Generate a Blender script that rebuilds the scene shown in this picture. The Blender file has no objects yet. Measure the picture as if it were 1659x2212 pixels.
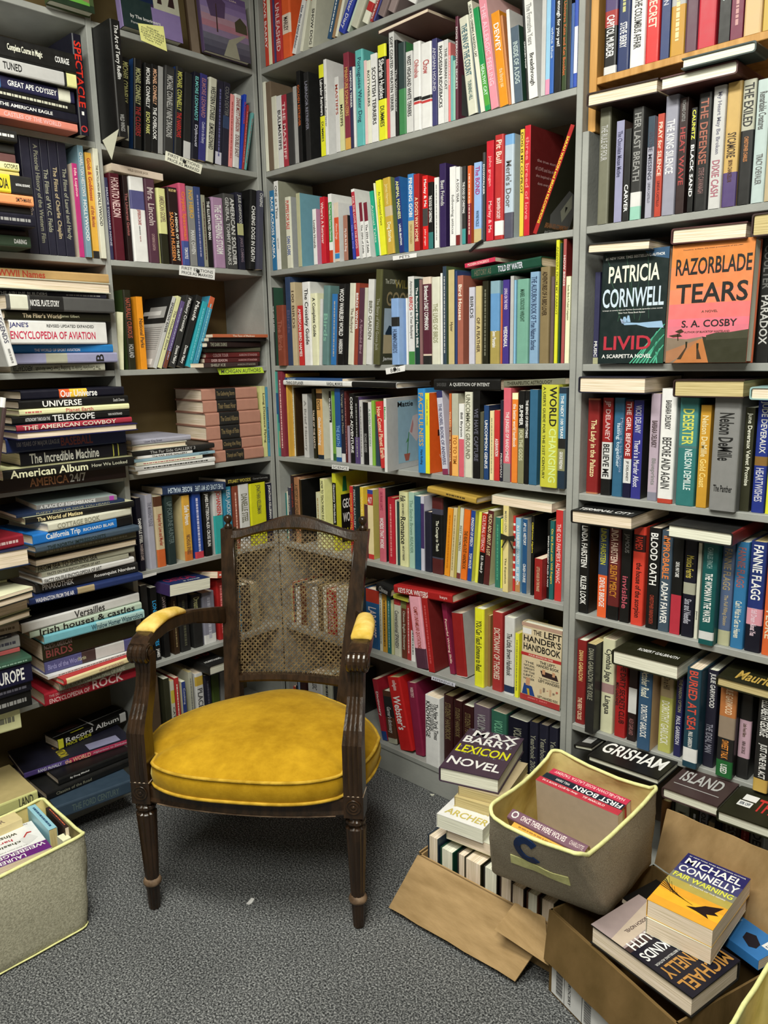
import bpy, bmesh, math, random
from mathutils import Matrix, Vector
random.seed(7)
S = bpy.context.scene
COL = S.collection
# ---------------------------------------------------------------- camera, world, lights, exposure
CAM_LOC = Vector((2.17717, -1.73030, 1.35795))
FPX = 1704.2
RX, RY, RZ = math.radians(78.74020802), math.radians(1.11107877), math.radians(43.47478813)
CAM_ROT = Matrix.Rotation(RZ, 3, 'Z') @ Matrix.Rotation(RY, 3, 'Y') @ Matrix.Rotation(RX, 3, 'X')
cd = bpy.data.cameras.new('camera'); cam = bpy.data.objects.new('camera', cd); COL.objects.link(cam)
cam.matrix_world = Matrix.Translation(CAM_LOC) @ CAM_ROT.to_4x4()
cd.sensor_fit = 'VERTICAL'; cd.sensor_height = 24.0; cd.lens = FPX / 2212 * 24.0; cd.clip_start = 0.05
S.camera = cam
S.view_settings.view_transform = 'Standard'; S.view_settings.look = 'None'
S.view_settings.gamma = 1.0; S.view_settings.use_curve_mapping = False
S.view_settings.exposure = 0.0
wd = bpy.data.worlds.new('room_light'); S.world = wd; wd.use_nodes = True
wd.node_tree.nodes['Background'].inputs[0].default_value = (1.0, 0.98, 0.9, 1)
wd.node_tree.nodes['Background'].inputs[1].default_value = 0.1
def area(name, loc, rot, sx, sy, power, color):
    l = bpy.data.lights.new(name, 'AREA'); l.shape = 'RECTANGLE'; l.size = sx; l.size_y = sy; l.energy = power; l.color = color
    o = bpy.data.objects.new(name, l); COL.objects.link(o); o.location = loc; o.rotation_euler = rot
    return o
area('fluorescent_lamp', (1.25, -1.35, 2.72), (0, 0, 0), 1.2, 0.35, 62, (1.0, 0.985, 0.87))
area('fluorescent_lamp', (2.3, -2.3, 2.72), (0, 0, 0), 0.35, 1.2, 60, (1.0, 0.985, 0.87))
try: S.cycles.max_bounces = 8
except Exception: pass

# ---------------------------------------------------------------- measuring: a ray of the survey camera
def ray(u, v): return CAM_ROT @ Vector(((u - 829.5) / FPX, -(v - 1106) / FPX, -1.0))
def on(u, v, ax, val):
    d = ray(u, v); t = (val - CAM_LOC[ax]) / d[ax]; return CAM_LOC + d * t
def proj(P):
    c = CAM_ROT.transposed() @ (Vector(P) - CAM_LOC); return (829.5 + FPX * c.x / -c.z, 1106 - FPX * c.y / -c.z)

# ---------------------------------------------------------------- materials
MATS = {}
def lin(c): return c / 12.92 if c <= 0.04045 else ((c + 0.055) / 1.055) ** 2.4
def hexrgb(h):
    if len(h) == 6: return tuple(lin(int(h[i:i + 2], 16) / 255.0) for i in (0, 2, 4))
    return tuple(lin(int(ch, 16) / 15.0) for ch in h)
def newmat(name):
    m = bpy.data.materials.new(name); m.use_nodes = True
    return m, m.node_tree, m.node_tree.nodes['Principled BSDF']
def mat(h, rough=0.42):
    k = (h, rough)
    if k in MATS: return MATS[k]
    m, t, b = newmat('printed_' + h); c = hexrgb(h)
    n = t.nodes.new('ShaderNodeTexNoise'); n.inputs['Scale'].default_value = 55; n.inputs['Detail'].default_value = 4
    tc = t.nodes.new('ShaderNodeTexCoord'); t.links.new(tc.outputs['Object'], n.inputs['Vector'])
    mx = t.nodes.new('ShaderNodeMix'); mx.data_type = 'RGBA'
    mx.inputs['A'].default_value = (*[x * 0.86 for x in c], 1); mx.inputs['B'].default_value = (*[min(1, x * 1.08 + 0.004) for x in c], 1)
    t.links.new(n.outputs['Fac'], mx.inputs['Factor']); t.links.new(mx.outputs['Result'], b.inputs['Base Color'])
    mr = t.nodes.new('ShaderNodeMapRange'); mr.inputs['To Min'].default_value = rough - 0.1; mr.inputs['To Max'].default_value = rough + 0.12
    t.links.new(n.outputs['Fac'], mr.inputs['Value']); t.links.new(mr.outputs['Result'], b.inputs['Roughness'])
    b.inputs['Specular IOR Level'].default_value = 0.38
    MATS[k] = m; return m
def page_mat(name, c1, c2):
    m, t, b = newmat(name)
    tc = t.nodes.new('ShaderNodeTexCoord'); mp = t.nodes.new('ShaderNodeMapping'); mp.inputs['Scale'].default_value = (900, 9, 9)
    n = t.nodes.new('ShaderNodeTexNoise'); n.inputs['Scale'].default_value = 1.0; n.inputs['Detail'].default_value = 3
    cr = t.nodes.new('ShaderNodeValToRGB'); cr.color_ramp.elements[0].position = 0.32; cr.color_ramp.elements[1].position = 0.62
    cr.color_ramp.elements[0].color = (*hexrgb(c1), 1); cr.color_ramp.elements[1].color = (*hexrgb(c2), 1)
    t.links.new(tc.outputs['Object'], mp.inputs['Vector']); t.links.new(mp.outputs['Vector'], n.inputs['Vector'])
    t.links.new(n.outputs['Fac'], cr.inputs['Fac']); t.links.new(cr.outputs['Color'], b.inputs['Base Color'])
    b.inputs['Roughness'].default_value = 0.85; b.inputs['Specular IOR Level'].default_value = 0.1
    return m
PAGES = [page_mat('page_edges_cream', 'cb9', 'fed'), page_mat('page_edges_white', 'ccb', 'ffe'), page_mat('page_edges_tan', 'a96', 'dc9')]
def noise_mat(name, c1, c2, scale, rough=0.6, bump=0.0, bscale=None, stretch=(1, 1, 1), detail=5, lo=0.35, hi=0.65, spec=0.3, coord='Object'):
    m, t, b = newmat(name)
    tc = t.nodes.new('ShaderNodeTexCoord'); mp = t.nodes.new('ShaderNodeMapping'); mp.inputs['Scale'].default_value = stretch
    n = t.nodes.new('ShaderNodeTexNoise'); n.inputs['Scale'].default_value = scale; n.inputs['Detail'].default_value = detail
    cr = t.nodes.new('ShaderNodeValToRGB'); cr.color_ramp.elements[0].position = lo; cr.color_ramp.elements[1].position = hi
    cr.color_ramp.elements[0].color = (*hexrgb(c1), 1); cr.color_ramp.elements[1].color = (*hexrgb(c2), 1)
    t.links.new(tc.outputs[coord], mp.inputs['Vector']); t.links.new(mp.outputs['Vector'], n.inputs['Vector'])
    t.links.new(n.outputs['Fac'], cr.inputs['Fac']); t.links.new(cr.outputs['Color'], b.inputs['Base Color'])
    b.inputs['Roughness'].default_value = rough; b.inputs['Specular IOR Level'].default_value = spec
    if bump:
        n2 = t.nodes.new('ShaderNodeTexNoise'); n2.inputs['Scale'].default_value = bscale or scale; n2.inputs['Detail'].default_value = 6
        t.links.new(mp.outputs['Vector'], n2.inputs['Vector'])
        bp = t.nodes.new('ShaderNodeBump'); bp.inputs['Strength'].default_value = bump; bp.inputs['Distance'].default_value = 0.004
        t.links.new(n2.outputs['Fac'], bp.inputs['Height']); t.links.new(bp.outputs['Normal'], b.inputs['Normal'])
    return m
M_GREY = noise_mat('grey_painted_shelving', '969895', 'a6a8a4', 9, 0.5, 0.12, 120, (1, 1, 1))
M_BACK = noise_mat('taupe_back_panel', '654', '765', 5, 0.7)
M_PINE = noise_mat('pine', 'b84', 'da6', 7, 0.5, 0.1, 40, (9, 9, 0.8), 5, 0.3, 0.7)
M_WALL = noise_mat('wall_paint', '8a8880', '9a978e', 3, 0.8)
M_WOOD = noise_mat('dark_walnut_stain', '1c120a', '3d2a1a', 16, 0.26, 0.1, 60, (4, 4, 0.6), 5, 0.3, 0.72, 0.5)
M_WORN = noise_mat('worn_bare_wood', '54402f', '87705a', 40, 0.6)
M_CANE = noise_mat('aged_cane', '4a3824', '8a744e', 60, 0.45, 0, None, (1, 1, 1), 4, 0.3, 0.7, 0.45)
M_CARD = noise_mat('corrugated_cardboard', '9c8058', 'ba9b70', 12, 0.85, 0.15, 70, (1, 6, 1), 5, 0.3, 0.7, 0.1)
M_CARDIN = noise_mat('brown_kraft_cardboard', '64502f', '7d6440', 10, 0.85, 0.1, 60, (1, 4, 1), 5, 0.3, 0.7, 0.1)
M_FELT = noise_mat('taupe_linen_fabric', '928877', 'b8ad9a', 520, 0.95, 0.25, 300, (1, 1, 1), 3, 0.35, 0.65, 0.05)
M_FELTL = noise_mat('pale_linen_fabric', 'a5a18c', 'cbc7b0', 220, 0.95, 0.25, 300, (1, 1, 1), 3, 0.35, 0.65, 0.05)
M_LINING = noise_mat('cream_lining', 'dc8', 'ed9', 30, 0.9, 0.1, 90)
M_BIND = noise_mat('cream_binding', 'dd9', 'eea', 80, 0.85)
def velvet():
    m, t, b = newmat('gold_velvet')
    tc = t.nodes.new('ShaderNodeTexCoord')
    n = t.nodes.new('ShaderNodeTexNoise'); n.inputs['Scale'].default_value = 26; n.inputs['Detail'].default_value = 8; n.inputs['Roughness'].default_value = 0.7
    n1 = t.nodes.new('ShaderNodeTexNoise'); n1.inputs['Scale'].default_value = 5; n1.inputs['Detail'].default_value = 3
    ad = t.nodes.new('ShaderNodeMath'); ad.operation = 'MULTIPLY_ADD'; ad.inputs[1].default_value = 0.6
    t.links.new(tc.outputs['Object'], n.inputs['Vector']); t.links.new(tc.outputs['Object'], n1.inputs['Vector'])
    t.links.new(n1.outputs['Fac'], ad.inputs[0])
    hv = t.nodes.new('ShaderNodeMath'); hv.operation = 'MULTIPLY'; hv.inputs[1].default_value = 0.45
    t.links.new(n.outputs['Fac'], hv.inputs[0]); t.links.new(hv.outputs[0], ad.inputs[2])
    cr = t.nodes.new('ShaderNodeValToRGB'); cr.color_ramp.elements[0].position = 0.36; cr.color_ramp.elements[1].position = 0.68
    cr.color_ramp.elements[0].color = (*hexrgb('946c08'), 1); cr.color_ramp.elements[1].color = (*hexrgb('cb9f24'), 1)
    t.links.new(ad.outputs[0], cr.inputs['Fac']); t.links.new(cr.outputs['Color'], b.inputs['Base Color'])
    b.inputs['Roughness'].default_value = 0.9; b.inputs['Specular IOR Level'].default_value = 0.1
    b.inputs['Sheen Weight'].default_value = 0.35; b.inputs['Sheen Roughness'].default_value = 0.4
    b.inputs['Sheen Tint'].default_value = (1, 0.85, 0.3, 1)
    bp = t.nodes.new('ShaderNodeBump'); bp.inputs['Strength'].default_value = 0.25; bp.inputs['Distance'].default_value = 0.004
    t.links.new(n.outputs['Fac'], bp.inputs['Height']); t.links.new(bp.outputs['Normal'], b.inputs['Normal'])
    return m
M_VELVET = velvet()
M_PIPE = noise_mat('gold_velvet_piping', 'b08a22', 'd0a93a', 40, 0.9, 0.2, 160)
M_PAD = noise_mat('worn_yellow_velvet', 'ca4', 'ec7', 30, 0.9, 0.2, 160)
def carpet():
    m, t, b = newmat('charcoal_loop_carpet')
    tc = t.nodes.new('ShaderNodeTexCoord')
    n = t.nodes.new('ShaderNodeTexNoise'); n.inputs['Scale'].default_value = 230; n.inputs['Detail'].default_value = 5; n.inputs['Roughness'].default_value = 0.75
    t.links.new(tc.outputs['Object'], n.inputs['Vector'])
    n1 = t.nodes.new('ShaderNodeTexNoise'); n1.inputs['Scale'].default_value = 3.5; n1.inputs['Detail'].default_value = 4
    t.links.new(tc.outputs['Object'], n1.inputs['Vector'])
    cr = t.nodes.new('ShaderNodeValToRGB'); e = cr.color_ramp.elements
    e[0].position = 0.38; e[0].color = (*hexrgb('17181a'), 1); e[1].position = 0.64; e[1].color = (*hexrgb('c6c8c9'), 1)
    x = e.new(0.5); x.color = (*hexrgb('606264'), 1)
    t.links.new(n.outputs['Fac'], cr.inputs['Fac'])
    mx = t.nodes.new('ShaderNodeMix'); mx.data_type = 'RGBA'; mx.blend_type = 'MULTIPLY'; mx.inputs['Factor'].default_value = 0.5
    cr2 = t.nodes.new('ShaderNodeValToRGB'); cr2.color_ramp.elements[0].position = 0.35; cr2.color_ramp.elements[1].position = 0.6
    cr2.color_ramp.elements[0].color = (0.72, 0.72, 0.72, 1)
    t.links.new(n1.outputs['Fac'], cr2.inputs['Fac'])
    t.links.new(cr.outputs['Color'], mx.inputs['A']); t.links.new(cr2.outputs['Color'], mx.inputs['B']); t.links.new(mx.outputs['Result'], b.inputs['Base Color'])
    b.inputs['Roughness'].default_value = 0.95; b.inputs['Specular IOR Level'].default_value = 0.08
    bp = t.nodes.new('ShaderNodeBump'); bp.inputs['Strength'].default_value = 0.7; bp.inputs['Distance'].default_value = 0.006
    t.links.new(n.outputs['Fac'], bp.inputs['Height']); t.links.new(bp.outputs['Normal'], b.inputs['Normal'])
    return m
M_CARPET = carpet()

# ---------------------------------------------------------------- mesh helpers
def obj(name, bm, mats, parent=None, smooth=False, mw=None):
    me = bpy.data.meshes.new(name)
    bmesh.ops.recalc_face_normals(bm, faces=bm.faces) if smooth else None
    bm.to_mesh(me); bm.free()
    for m in (mats if isinstance(mats, (list, tuple)) else [mats]): me.materials.append(m)
    if smooth:
        for p in me.polygons: p.use_smooth = True
    o = bpy.data.objects.new(name, me); COL.objects.link(o)
    if parent: o.parent = parent
    if mw is not None: o.matrix_world = mw
    return o
def tag(o, label, cat, group=None, kind=None):
    if label: o['label'] = label
    if cat: o['category'] = cat
    if group: o['group'] = group
    if kind: o['kind'] = kind
    return o
def thing(name, label, cat, loc=(0, 0, 0), rz=0.0, group=None, mw=None):
    o = bpy.data.objects.new(name, None); COL.objects.link(o); o.empty_display_size = 0.05
    if mw is not None:
        o.rotation_mode = 'QUATERNION'; o.location = mw.to_translation(); o.rotation_quaternion = mw.to_3x3().to_quaternion()
    else: o.location = loc; o.rotation_euler = (0, 0, rz)
    return tag(o, label, cat, group)
def box(bm, x0, y0, z0, x1, y1, z1, mi=0, M=None):
    vs = [bm.verts.new(v) for v in ((x0, y0, z0), (x1, y0, z0), (x1, y1, z0), (x0, y1, z0), (x0, y0, z1), (x1, y0, z1), (x1, y1, z1), (x0, y1, z1))]
    if M is not None:
        for v in vs: v.co = M @ v.co
    for f in ((0, 3, 2, 1), (4, 5, 6, 7), (0, 1, 5, 4), (1, 2, 6, 5), (2, 3, 7, 6), (3, 0, 4, 7)):
        bm.faces.new([vs[i] for i in f]).material_index = mi
    return vs
def boxobj(name, dims, m, parent=None, bevel=0.0015):
    bm = bmesh.new(); box(bm, *dims)
    if bevel: bmesh.ops.bevel(bm, geom=bm.edges[:], offset=bevel, segments=1, affect='EDGES')
    return obj(name, bm, m, parent)
def sweep(bm, rings, close_u=True, caps=True, mi=0):
    vr = [[bm.verts.new(p) for p in r] for r in rings]; n = len(rings[0])
    for a, b in zip(vr, vr[1:]):
        for i in range(n if close_u else n - 1):
            j = (i + 1) % n
            bm.faces.new((a[i], a[j], b[j], b[i])).material_index = mi
    if caps and close_u:
        bm.faces.new(list(reversed(vr[0]))).material_index = mi; bm.faces.new(vr[-1]).material_index = mi
    return vr
def lathe(bm, prof, cx=0, cy=0, n=20, tilt=(0, 0), flute=0, mi=0):
    rings = []
    for r, z in prof:
        ring = []
        for i in range(n):
            a = 2 * math.pi * i / n
            rr = r * (1 - (0.09 if flute and (i % flute == 0) and 0.012 < r else 0))
            ring.append((cx + tilt[0] * z + rr * math.cos(a), cy + tilt[1] * z + rr * math.sin(a), z))
        rings.append(ring)
    sweep(bm, rings, mi=mi)
def tube(bm, pts, r, n=8, mi=0, caps=True):
    pts = [Vector(p) for p in pts]; rings = []
    for i, p in enumerate(pts):
        t = (pts[min(i + 1, len(pts) - 1)] - pts[max(i - 1, 0)]).normalized()
        up = Vector((0, 0, 1)) if abs(t.z) < 0.9 else Vector((1, 0, 0))
        a = t.cross(up).normalized(); b = t.cross(a)
        rings.append([p + (a * math.cos(2 * math.pi * k / n) + b * math.sin(2 * math.pi * k / n)) * r for k in range(n)])
    sweep(bm, rings, caps=caps, mi=mi)
def ctube(bm, pts, r, n=8, mi=0):
    pts = [Vector(p) for p in pts]; N = len(pts); rings = []
    for i, p in enumerate(pts):
        t = (pts[(i + 1) % N] - pts[i - 1]).normalized()
        up = Vector((0, 0, 1)) if abs(t.z) < 0.9 else Vector((1, 0, 0))
        a = t.cross(up).normalized(); b = t.cross(a)
        rings.append([p + (a * math.cos(2 * math.pi * k / n) + b * math.sin(2 * math.pi * k / n)) * r for k in range(n)])
    vr = [[bm.verts.new(q) for q in rg] for rg in rings]
    for i in range(N):
        a, b = vr[i], vr[(i + 1) % N]
        for k in range(n): bm.faces.new((a[k], a[(k + 1) % n], b[(k + 1) % n], b[k])).material_index = mi
# text meshes ------------------------------------------------------
TXT = {}
def text_mesh(s, bold, res):
    k = (s, bold, res)
    if k in TXT: return TXT[k]
    c = bpy.data.curves.new('t', 'FONT'); c.body = s; c.size = 1.0; c.resolution_u = res; c.offset = 0.018 if bold else 0.004
    c.align_x = 'LEFT'; c.fill_mode = 'FRONT'
    o = bpy.data.objects.new('t', c); COL.objects.link(o)
    bpy.context.view_layer.update()
    me = bpy.data.meshes.new_from_object(o.evaluated_get(bpy.context.evaluated_depsgraph_get()))
    bpy.data.objects.remove(o)
    vs = [v.co.copy() for v in me.vertices]; fs = [tuple(p.vertices) for p in me.polygons]
    bpy.data.meshes.remove(me); bpy.data.curves.remove(c)
    if vs:
        x0 = min(v.x for v in vs); x1 = max(v.x for v in vs); y0 = min(v.y for v in vs); y1 = max(v.y for v in vs)
    else: x0 = x1 = y0 = y1 = 0
    TXT[k] = (vs, fs, x0, x1, y0, y1); return TXT[k]
def put_text(bm, s, O, R, U, w, h, mi, bold=True, res=2, stretch=1.9):
    """lettering in a box of length w along R and height h along U, centred on O"""
    vs, fs, x0, x1, y0, y1 = text_mesh(s, bold, res)
    if not vs: return
    bw, bh = max(x1 - x0, 1e-4), max(y1 - y0, 1e-4)
    sy = h / bh; sx = w / bw
    if sx > sy * stretch: sx = sy * stretch
    if sy > sx * 2.6: sy = sx * 2.6
    nv = [bm.verts.new(O + R * ((v.x - (x0 + x1) / 2) * sx) + U * ((v.y - (y0 + y1) / 2) * sy)) for v in vs]
    for f in fs:
        try: bm.faces.new([nv[i] for i in f]).material_index = mi
        except ValueError: pass
def quad(bm, pts, mi):
    bm.faces.new([bm.verts.new(p) for p in pts]).material_index = mi
# ---------------------------------------------------------------- books
import colorsys
def cname(h):
    r, g, b = [int(c, 16) / 15 for c in h]
    hh, s, v = colorsys.rgb_to_hsv(r, g, b); hh *= 360
    if v < 0.2: return 'black'
    if s < 0.16:
        return 'white' if v > 0.86 else 'pale grey' if v > 0.68 else 'grey' if v > 0.4 else 'charcoal'
    if hh < 14 or hh >= 340: return 'pink' if (v > 0.8 and s < 0.55) else 'red' if v > 0.66 else 'dark red' if s > .6 else 'maroon'
    if hh < 42:
        if s > 0.6 and v > 0.7: return 'orange'
        return 'cream' if v > 0.8 and s < .35 else 'tan' if v > 0.6 else 'brown' if v > .35 else 'dark brown'
    if hh < 70: return 'yellow' if s > 0.5 and v > .7 else 'cream' if v > 0.75 else 'olive'
    if hh < 165: return 'lime green' if hh < 90 and v > .7 else 'green' if v > 0.42 else 'dark green'
    if hh < 200: return 'pale teal' if v > 0.7 and s < .4 else 'teal' if v > .38 else 'dark teal'
    if hh < 255:
        if s < .3: return 'slate blue' if v < .7 else 'pale blue'
        return 'light blue' if v > 0.72 else 'blue' if v > 0.5 else 'navy blue'
    return ('lilac' if v > .7 else 'purple') if hh < 320 else 'plum'
ORD = 'first second third fourth fifth sixth seventh eighth ninth tenth eleventh twelfth thirteenth fourteenth fifteenth sixteenth seventeenth eighteenth nineteenth twentieth'.split()
def ordinal(i):
    if i <= 20: return ORD[i - 1]
    t = {2: 'twenty', 3: 'thirty', 4: 'forty', 5: 'fifty'}[i // 10]
    return (t + '-' + ORD[i % 10 - 1]) if i % 10 else {30: 'thirtieth', 40: 'fortieth', 50: 'fiftieth'}[i]
NB = [0]; BOXES = []
def make_book(MW, T, D, H, col, cover=None, bands=(), segs=(), art=(), hard=None, page=None, label=None, group=None, kind=None):
    """local frame: x across the spine (front cover at x=T), y from spine to fore edge, z from tail to head"""
    NB[0] += 1
    cover = cover or col
    if hard is None: hard = T > 0.0248
    if page is None: page = (NB[0] * 7) % 3 if NB[0] % 4 else 0
    c = 0.0026 if hard else 0.0007
    c = min(c, T * 0.2)
    r = min(0.0045 if hard else 0.0012, T * 0.3)
    slots = []
    def slot(h):
        if h not in slots: slots.append(h)
        return slots.index(h)
    sc, cc = slot(col), slot(cover)
    outer = [(0, D), (0, r), (r * .3, r * .3), (r, 0), (T - r, 0), (T - r * .3, r * .3), (T, r), (T, D)]
    inner = [(c, D), (c, r + c), (c + r * .3, c + r * .3), (r + c, c), (T - r - c, c), (T - c - r * .3, c + r * .3), (T - c, r + c), (T - c, D)]
    if T - 2 * (r + c) < 0: inner = [(min(max(x, c), T - c), max(y, c)) for x, y in outer]
    lv = sorted({0.0, 1.0, *[round(min(1, max(0, b[1])), 4) for b in bands], *[round(min(1, max(0, b[2])), 4) for b in bands]})
    bm = bmesh.new()
    zs = [H * (1 - f) for f in lv]
    ro = [[bm.verts.new((x, y, z)) for x, y in outer] for z in zs]
    ri = [[bm.verts.new((x, y, z)) for x, y in inner] for z in (zs[0], zs[-1])]
    n = len(outer)
    for k in range(len(zs) - 1):
        mid = (lv[k] + lv[k + 1]) / 2; bc = sc
        for b in bands:
            if b[1] <= mid <= b[2]: bc = slot(b[0])
        for i in range(n - 1):
            f = bm.faces.new((ro[k][i], ro[k + 1][i], ro[k + 1][i + 1], ro[k][i + 1]))
            f.material_index = bc if 0 < i < n - 2 else cc
    for i in range(n - 1):
        bm.faces.new((ri[0][i + 1], ri[1][i + 1], ri[1][i], ri[0][i])).material_index = cc
        bm.faces.new((ro[0][i + 1], ri[0][i + 1], ri[0][i], ro[0][i])).material_index = cc
        bm.faces.new((ro[-1][i], ri[1][i], ri[1][i + 1], ro[-1][i + 1])).material_index = cc
    for i in (0, n - 1):
        q = [ro[k][i] for k in range(len(zs))] + [ri[1][i], ri[0][i]]
        bm.faces.new(q if i == 0 else q[::-1]).material_index = cc
    e = 0.0004
    for sg in segs:   # spine lettering
        s, h = sg[0], sg[1]; a = sg[2] if len(sg) > 2 else 0.1; b = sg[3] if len(sg) > 3 else 0.9
        sz = sg[4] if len(sg) > 4 else 0.6; off = sg[5] if len(sg) > 5 else 0.0
        mi = slot(h); ln = (b - a) * H; hh = sz * T
        if s == '..':      # small print too fine to read: broken hairlines
            k = 0; zz = H * (1 - a)
            while zz > H * (1 - b) + .004:
                wl = (.006, .011, .004, .009)[(k + NB[0]) % 4]; z2 = max(zz - wl, H * (1 - b))
                quad(bm, [(T * .38, -e, zz), (T * .38, -e, z2), (T * .62, -e, z2), (T * .62, -e, zz)], mi); zz = z2 - .002; k += 1
            continue
        O = Vector((T * (0.5 + off), -e, H * (1 - (a + b) / 2)))
        if len(s) <= 3 and ln < 2.2 * T or off == 9:
            O.x = T * .5
            put_text(bm, s, O, Vector((1, 0, 0)), Vector((0, 0, 1)), T * .7, ln, mi)
        else:
            put_text(bm, s, O, Vector((0, 0, -1)), Vector((1, 0, 0)), ln, hh, mi)
    for a in art:     # artwork on the front cover (x = T) or back cover ('b' prefix not used)
        if a[0] == 't':
            _, s, u, v, w, h2, h = a[:7]
            lay = a[7] if len(a) > 7 else 2
            put_text(bm, s, Vector((T + e * lay * .6, u * D, v * H)), Vector((0, 1, 0)), Vector((0, 0, 1)), w * D, h2 * H, slot(h), True, 3)
        elif a[0] == 'r':
            _, u0, v0, u1, v1, h = a[:6]; lay = a[6] if len(a) > 6 else 1
            x = T + e * lay * .6
            quad(bm, [(x, u0 * D, v0 * H), (x, u1 * D, v0 * H), (x, u1 * D, v1 * H), (x, u0 * D, v1 * H)], slot(h))
        elif a[0] == 'rb':    # on the back cover
            _, u0, v0, u1, v1, h = a[:6]; x = -e * (a[6] if len(a) > 6 else 1) * .6
            quad(bm, [(x, u1 * D, v0 * H), (x, u0 * D, v0 * H), (x, u0 * D, v1 * H), (x, u1 * D, v1 * H)], slot(h))
        elif a[0] == 'p':
            _, pts, h = a[:3]; lay = a[3] if len(a) > 3 else 1.5
            x = T + e * lay * .6
            quad(bm, [(x, u * D, v * H) for u, v in pts], slot(h))
    cs = [MW @ Vector((x, y, z)) for x in (0, T) for y in (0, D) for z in (0, H)]
    BOXES.append([min(c[i] for c in cs) for i in range(3)] + [max(c[i] for c in cs) for i in range(3)])
    root = thing('hardback_book' if hard else 'paperback_book', label, 'hardback' if hard else 'paperback', group=group, mw=MW)
    if kind: root.name = kind[0]; root['category'] = kind[1]
    o = obj('cover', bm, [mat(h) for h in slots], root)
    pb = bmesh.new(); ins = 0.003 if hard else 0.0003
    box(pb, c + 1e-4, c + 0.0015, ins, T - c - 1e-4, D - (0.003 if hard else 0.0004), H - ins)
    obj('pages', pb, PAGES[page], root)
    return root
# frames: right, away, up of a bookcase front
FC = dict(r=Vector((1, 0, 0)), a=Vector((0, 1, 0)), ax=1, sg=1)
FL = dict(r=Vector((0, 1, 0)), a=Vector((-1, 0, 0)), ax=0, sg=-1)
UPV = Vector((0, 0, 1))
def basis(X, Y, Z, O):
    m = Matrix.Identity(4)
    for i, c in enumerate((X, Y, Z, O)):
        for k in range(3): m[k][i] = c[k]
    return m
def at_height(F, px, plane, z):
    """coordinate along r where the plane's height-z line shows at picture column px"""
    lo, hi = (-0.4, 2.6) if F is FC else (-1.62, 0.4)
    def col(s):
        P = (s, plane, z) if F is FC else (plane, s, z)
        return proj(P)[0]
    for _ in range(50):
        m = (lo + hi) / 2
        if col(m) < px: lo = m
        else: hi = m
    return (lo + hi) / 2
def parse(line):
    parts = line.split('|'); head = parts[0]
    bands = []
    while '[' in head:
        i, j = head.index('['), head.index(']')
        for bb in head[i + 1:j].split(';'):
            b = bb.split(); bands.append((b[0], float(b[1]), float(b[2])))
        head = head[:i] + head[j + 1:]
    segs = []
    for s in parts[1:]:
        q = s.strip().split('~')
        if not q[0]: continue
        segs.append((q[0], q[1] if len(q) > 1 else 'fff', *[float(x) for x in q[2:]]))
    return head.split(), bands, segs
TH = {0: 'very slim', 1: 'slim', 2: 'thick', 3: 'very thick'}
def describe(col, T, segs, bands):
    n = cname(col); t = 'slim ' if T < 0.014 else 'thick ' if T > 0.036 else ''
    d = t + n + ' book'
    if segs and cname(segs[0][1]) != n: d += ' lettered ' + cname(segs[0][1])
    elif bands and cname(bands[0][0]) != n: d += ' banded ' + cname(bands[0][0])
    return d
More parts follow.
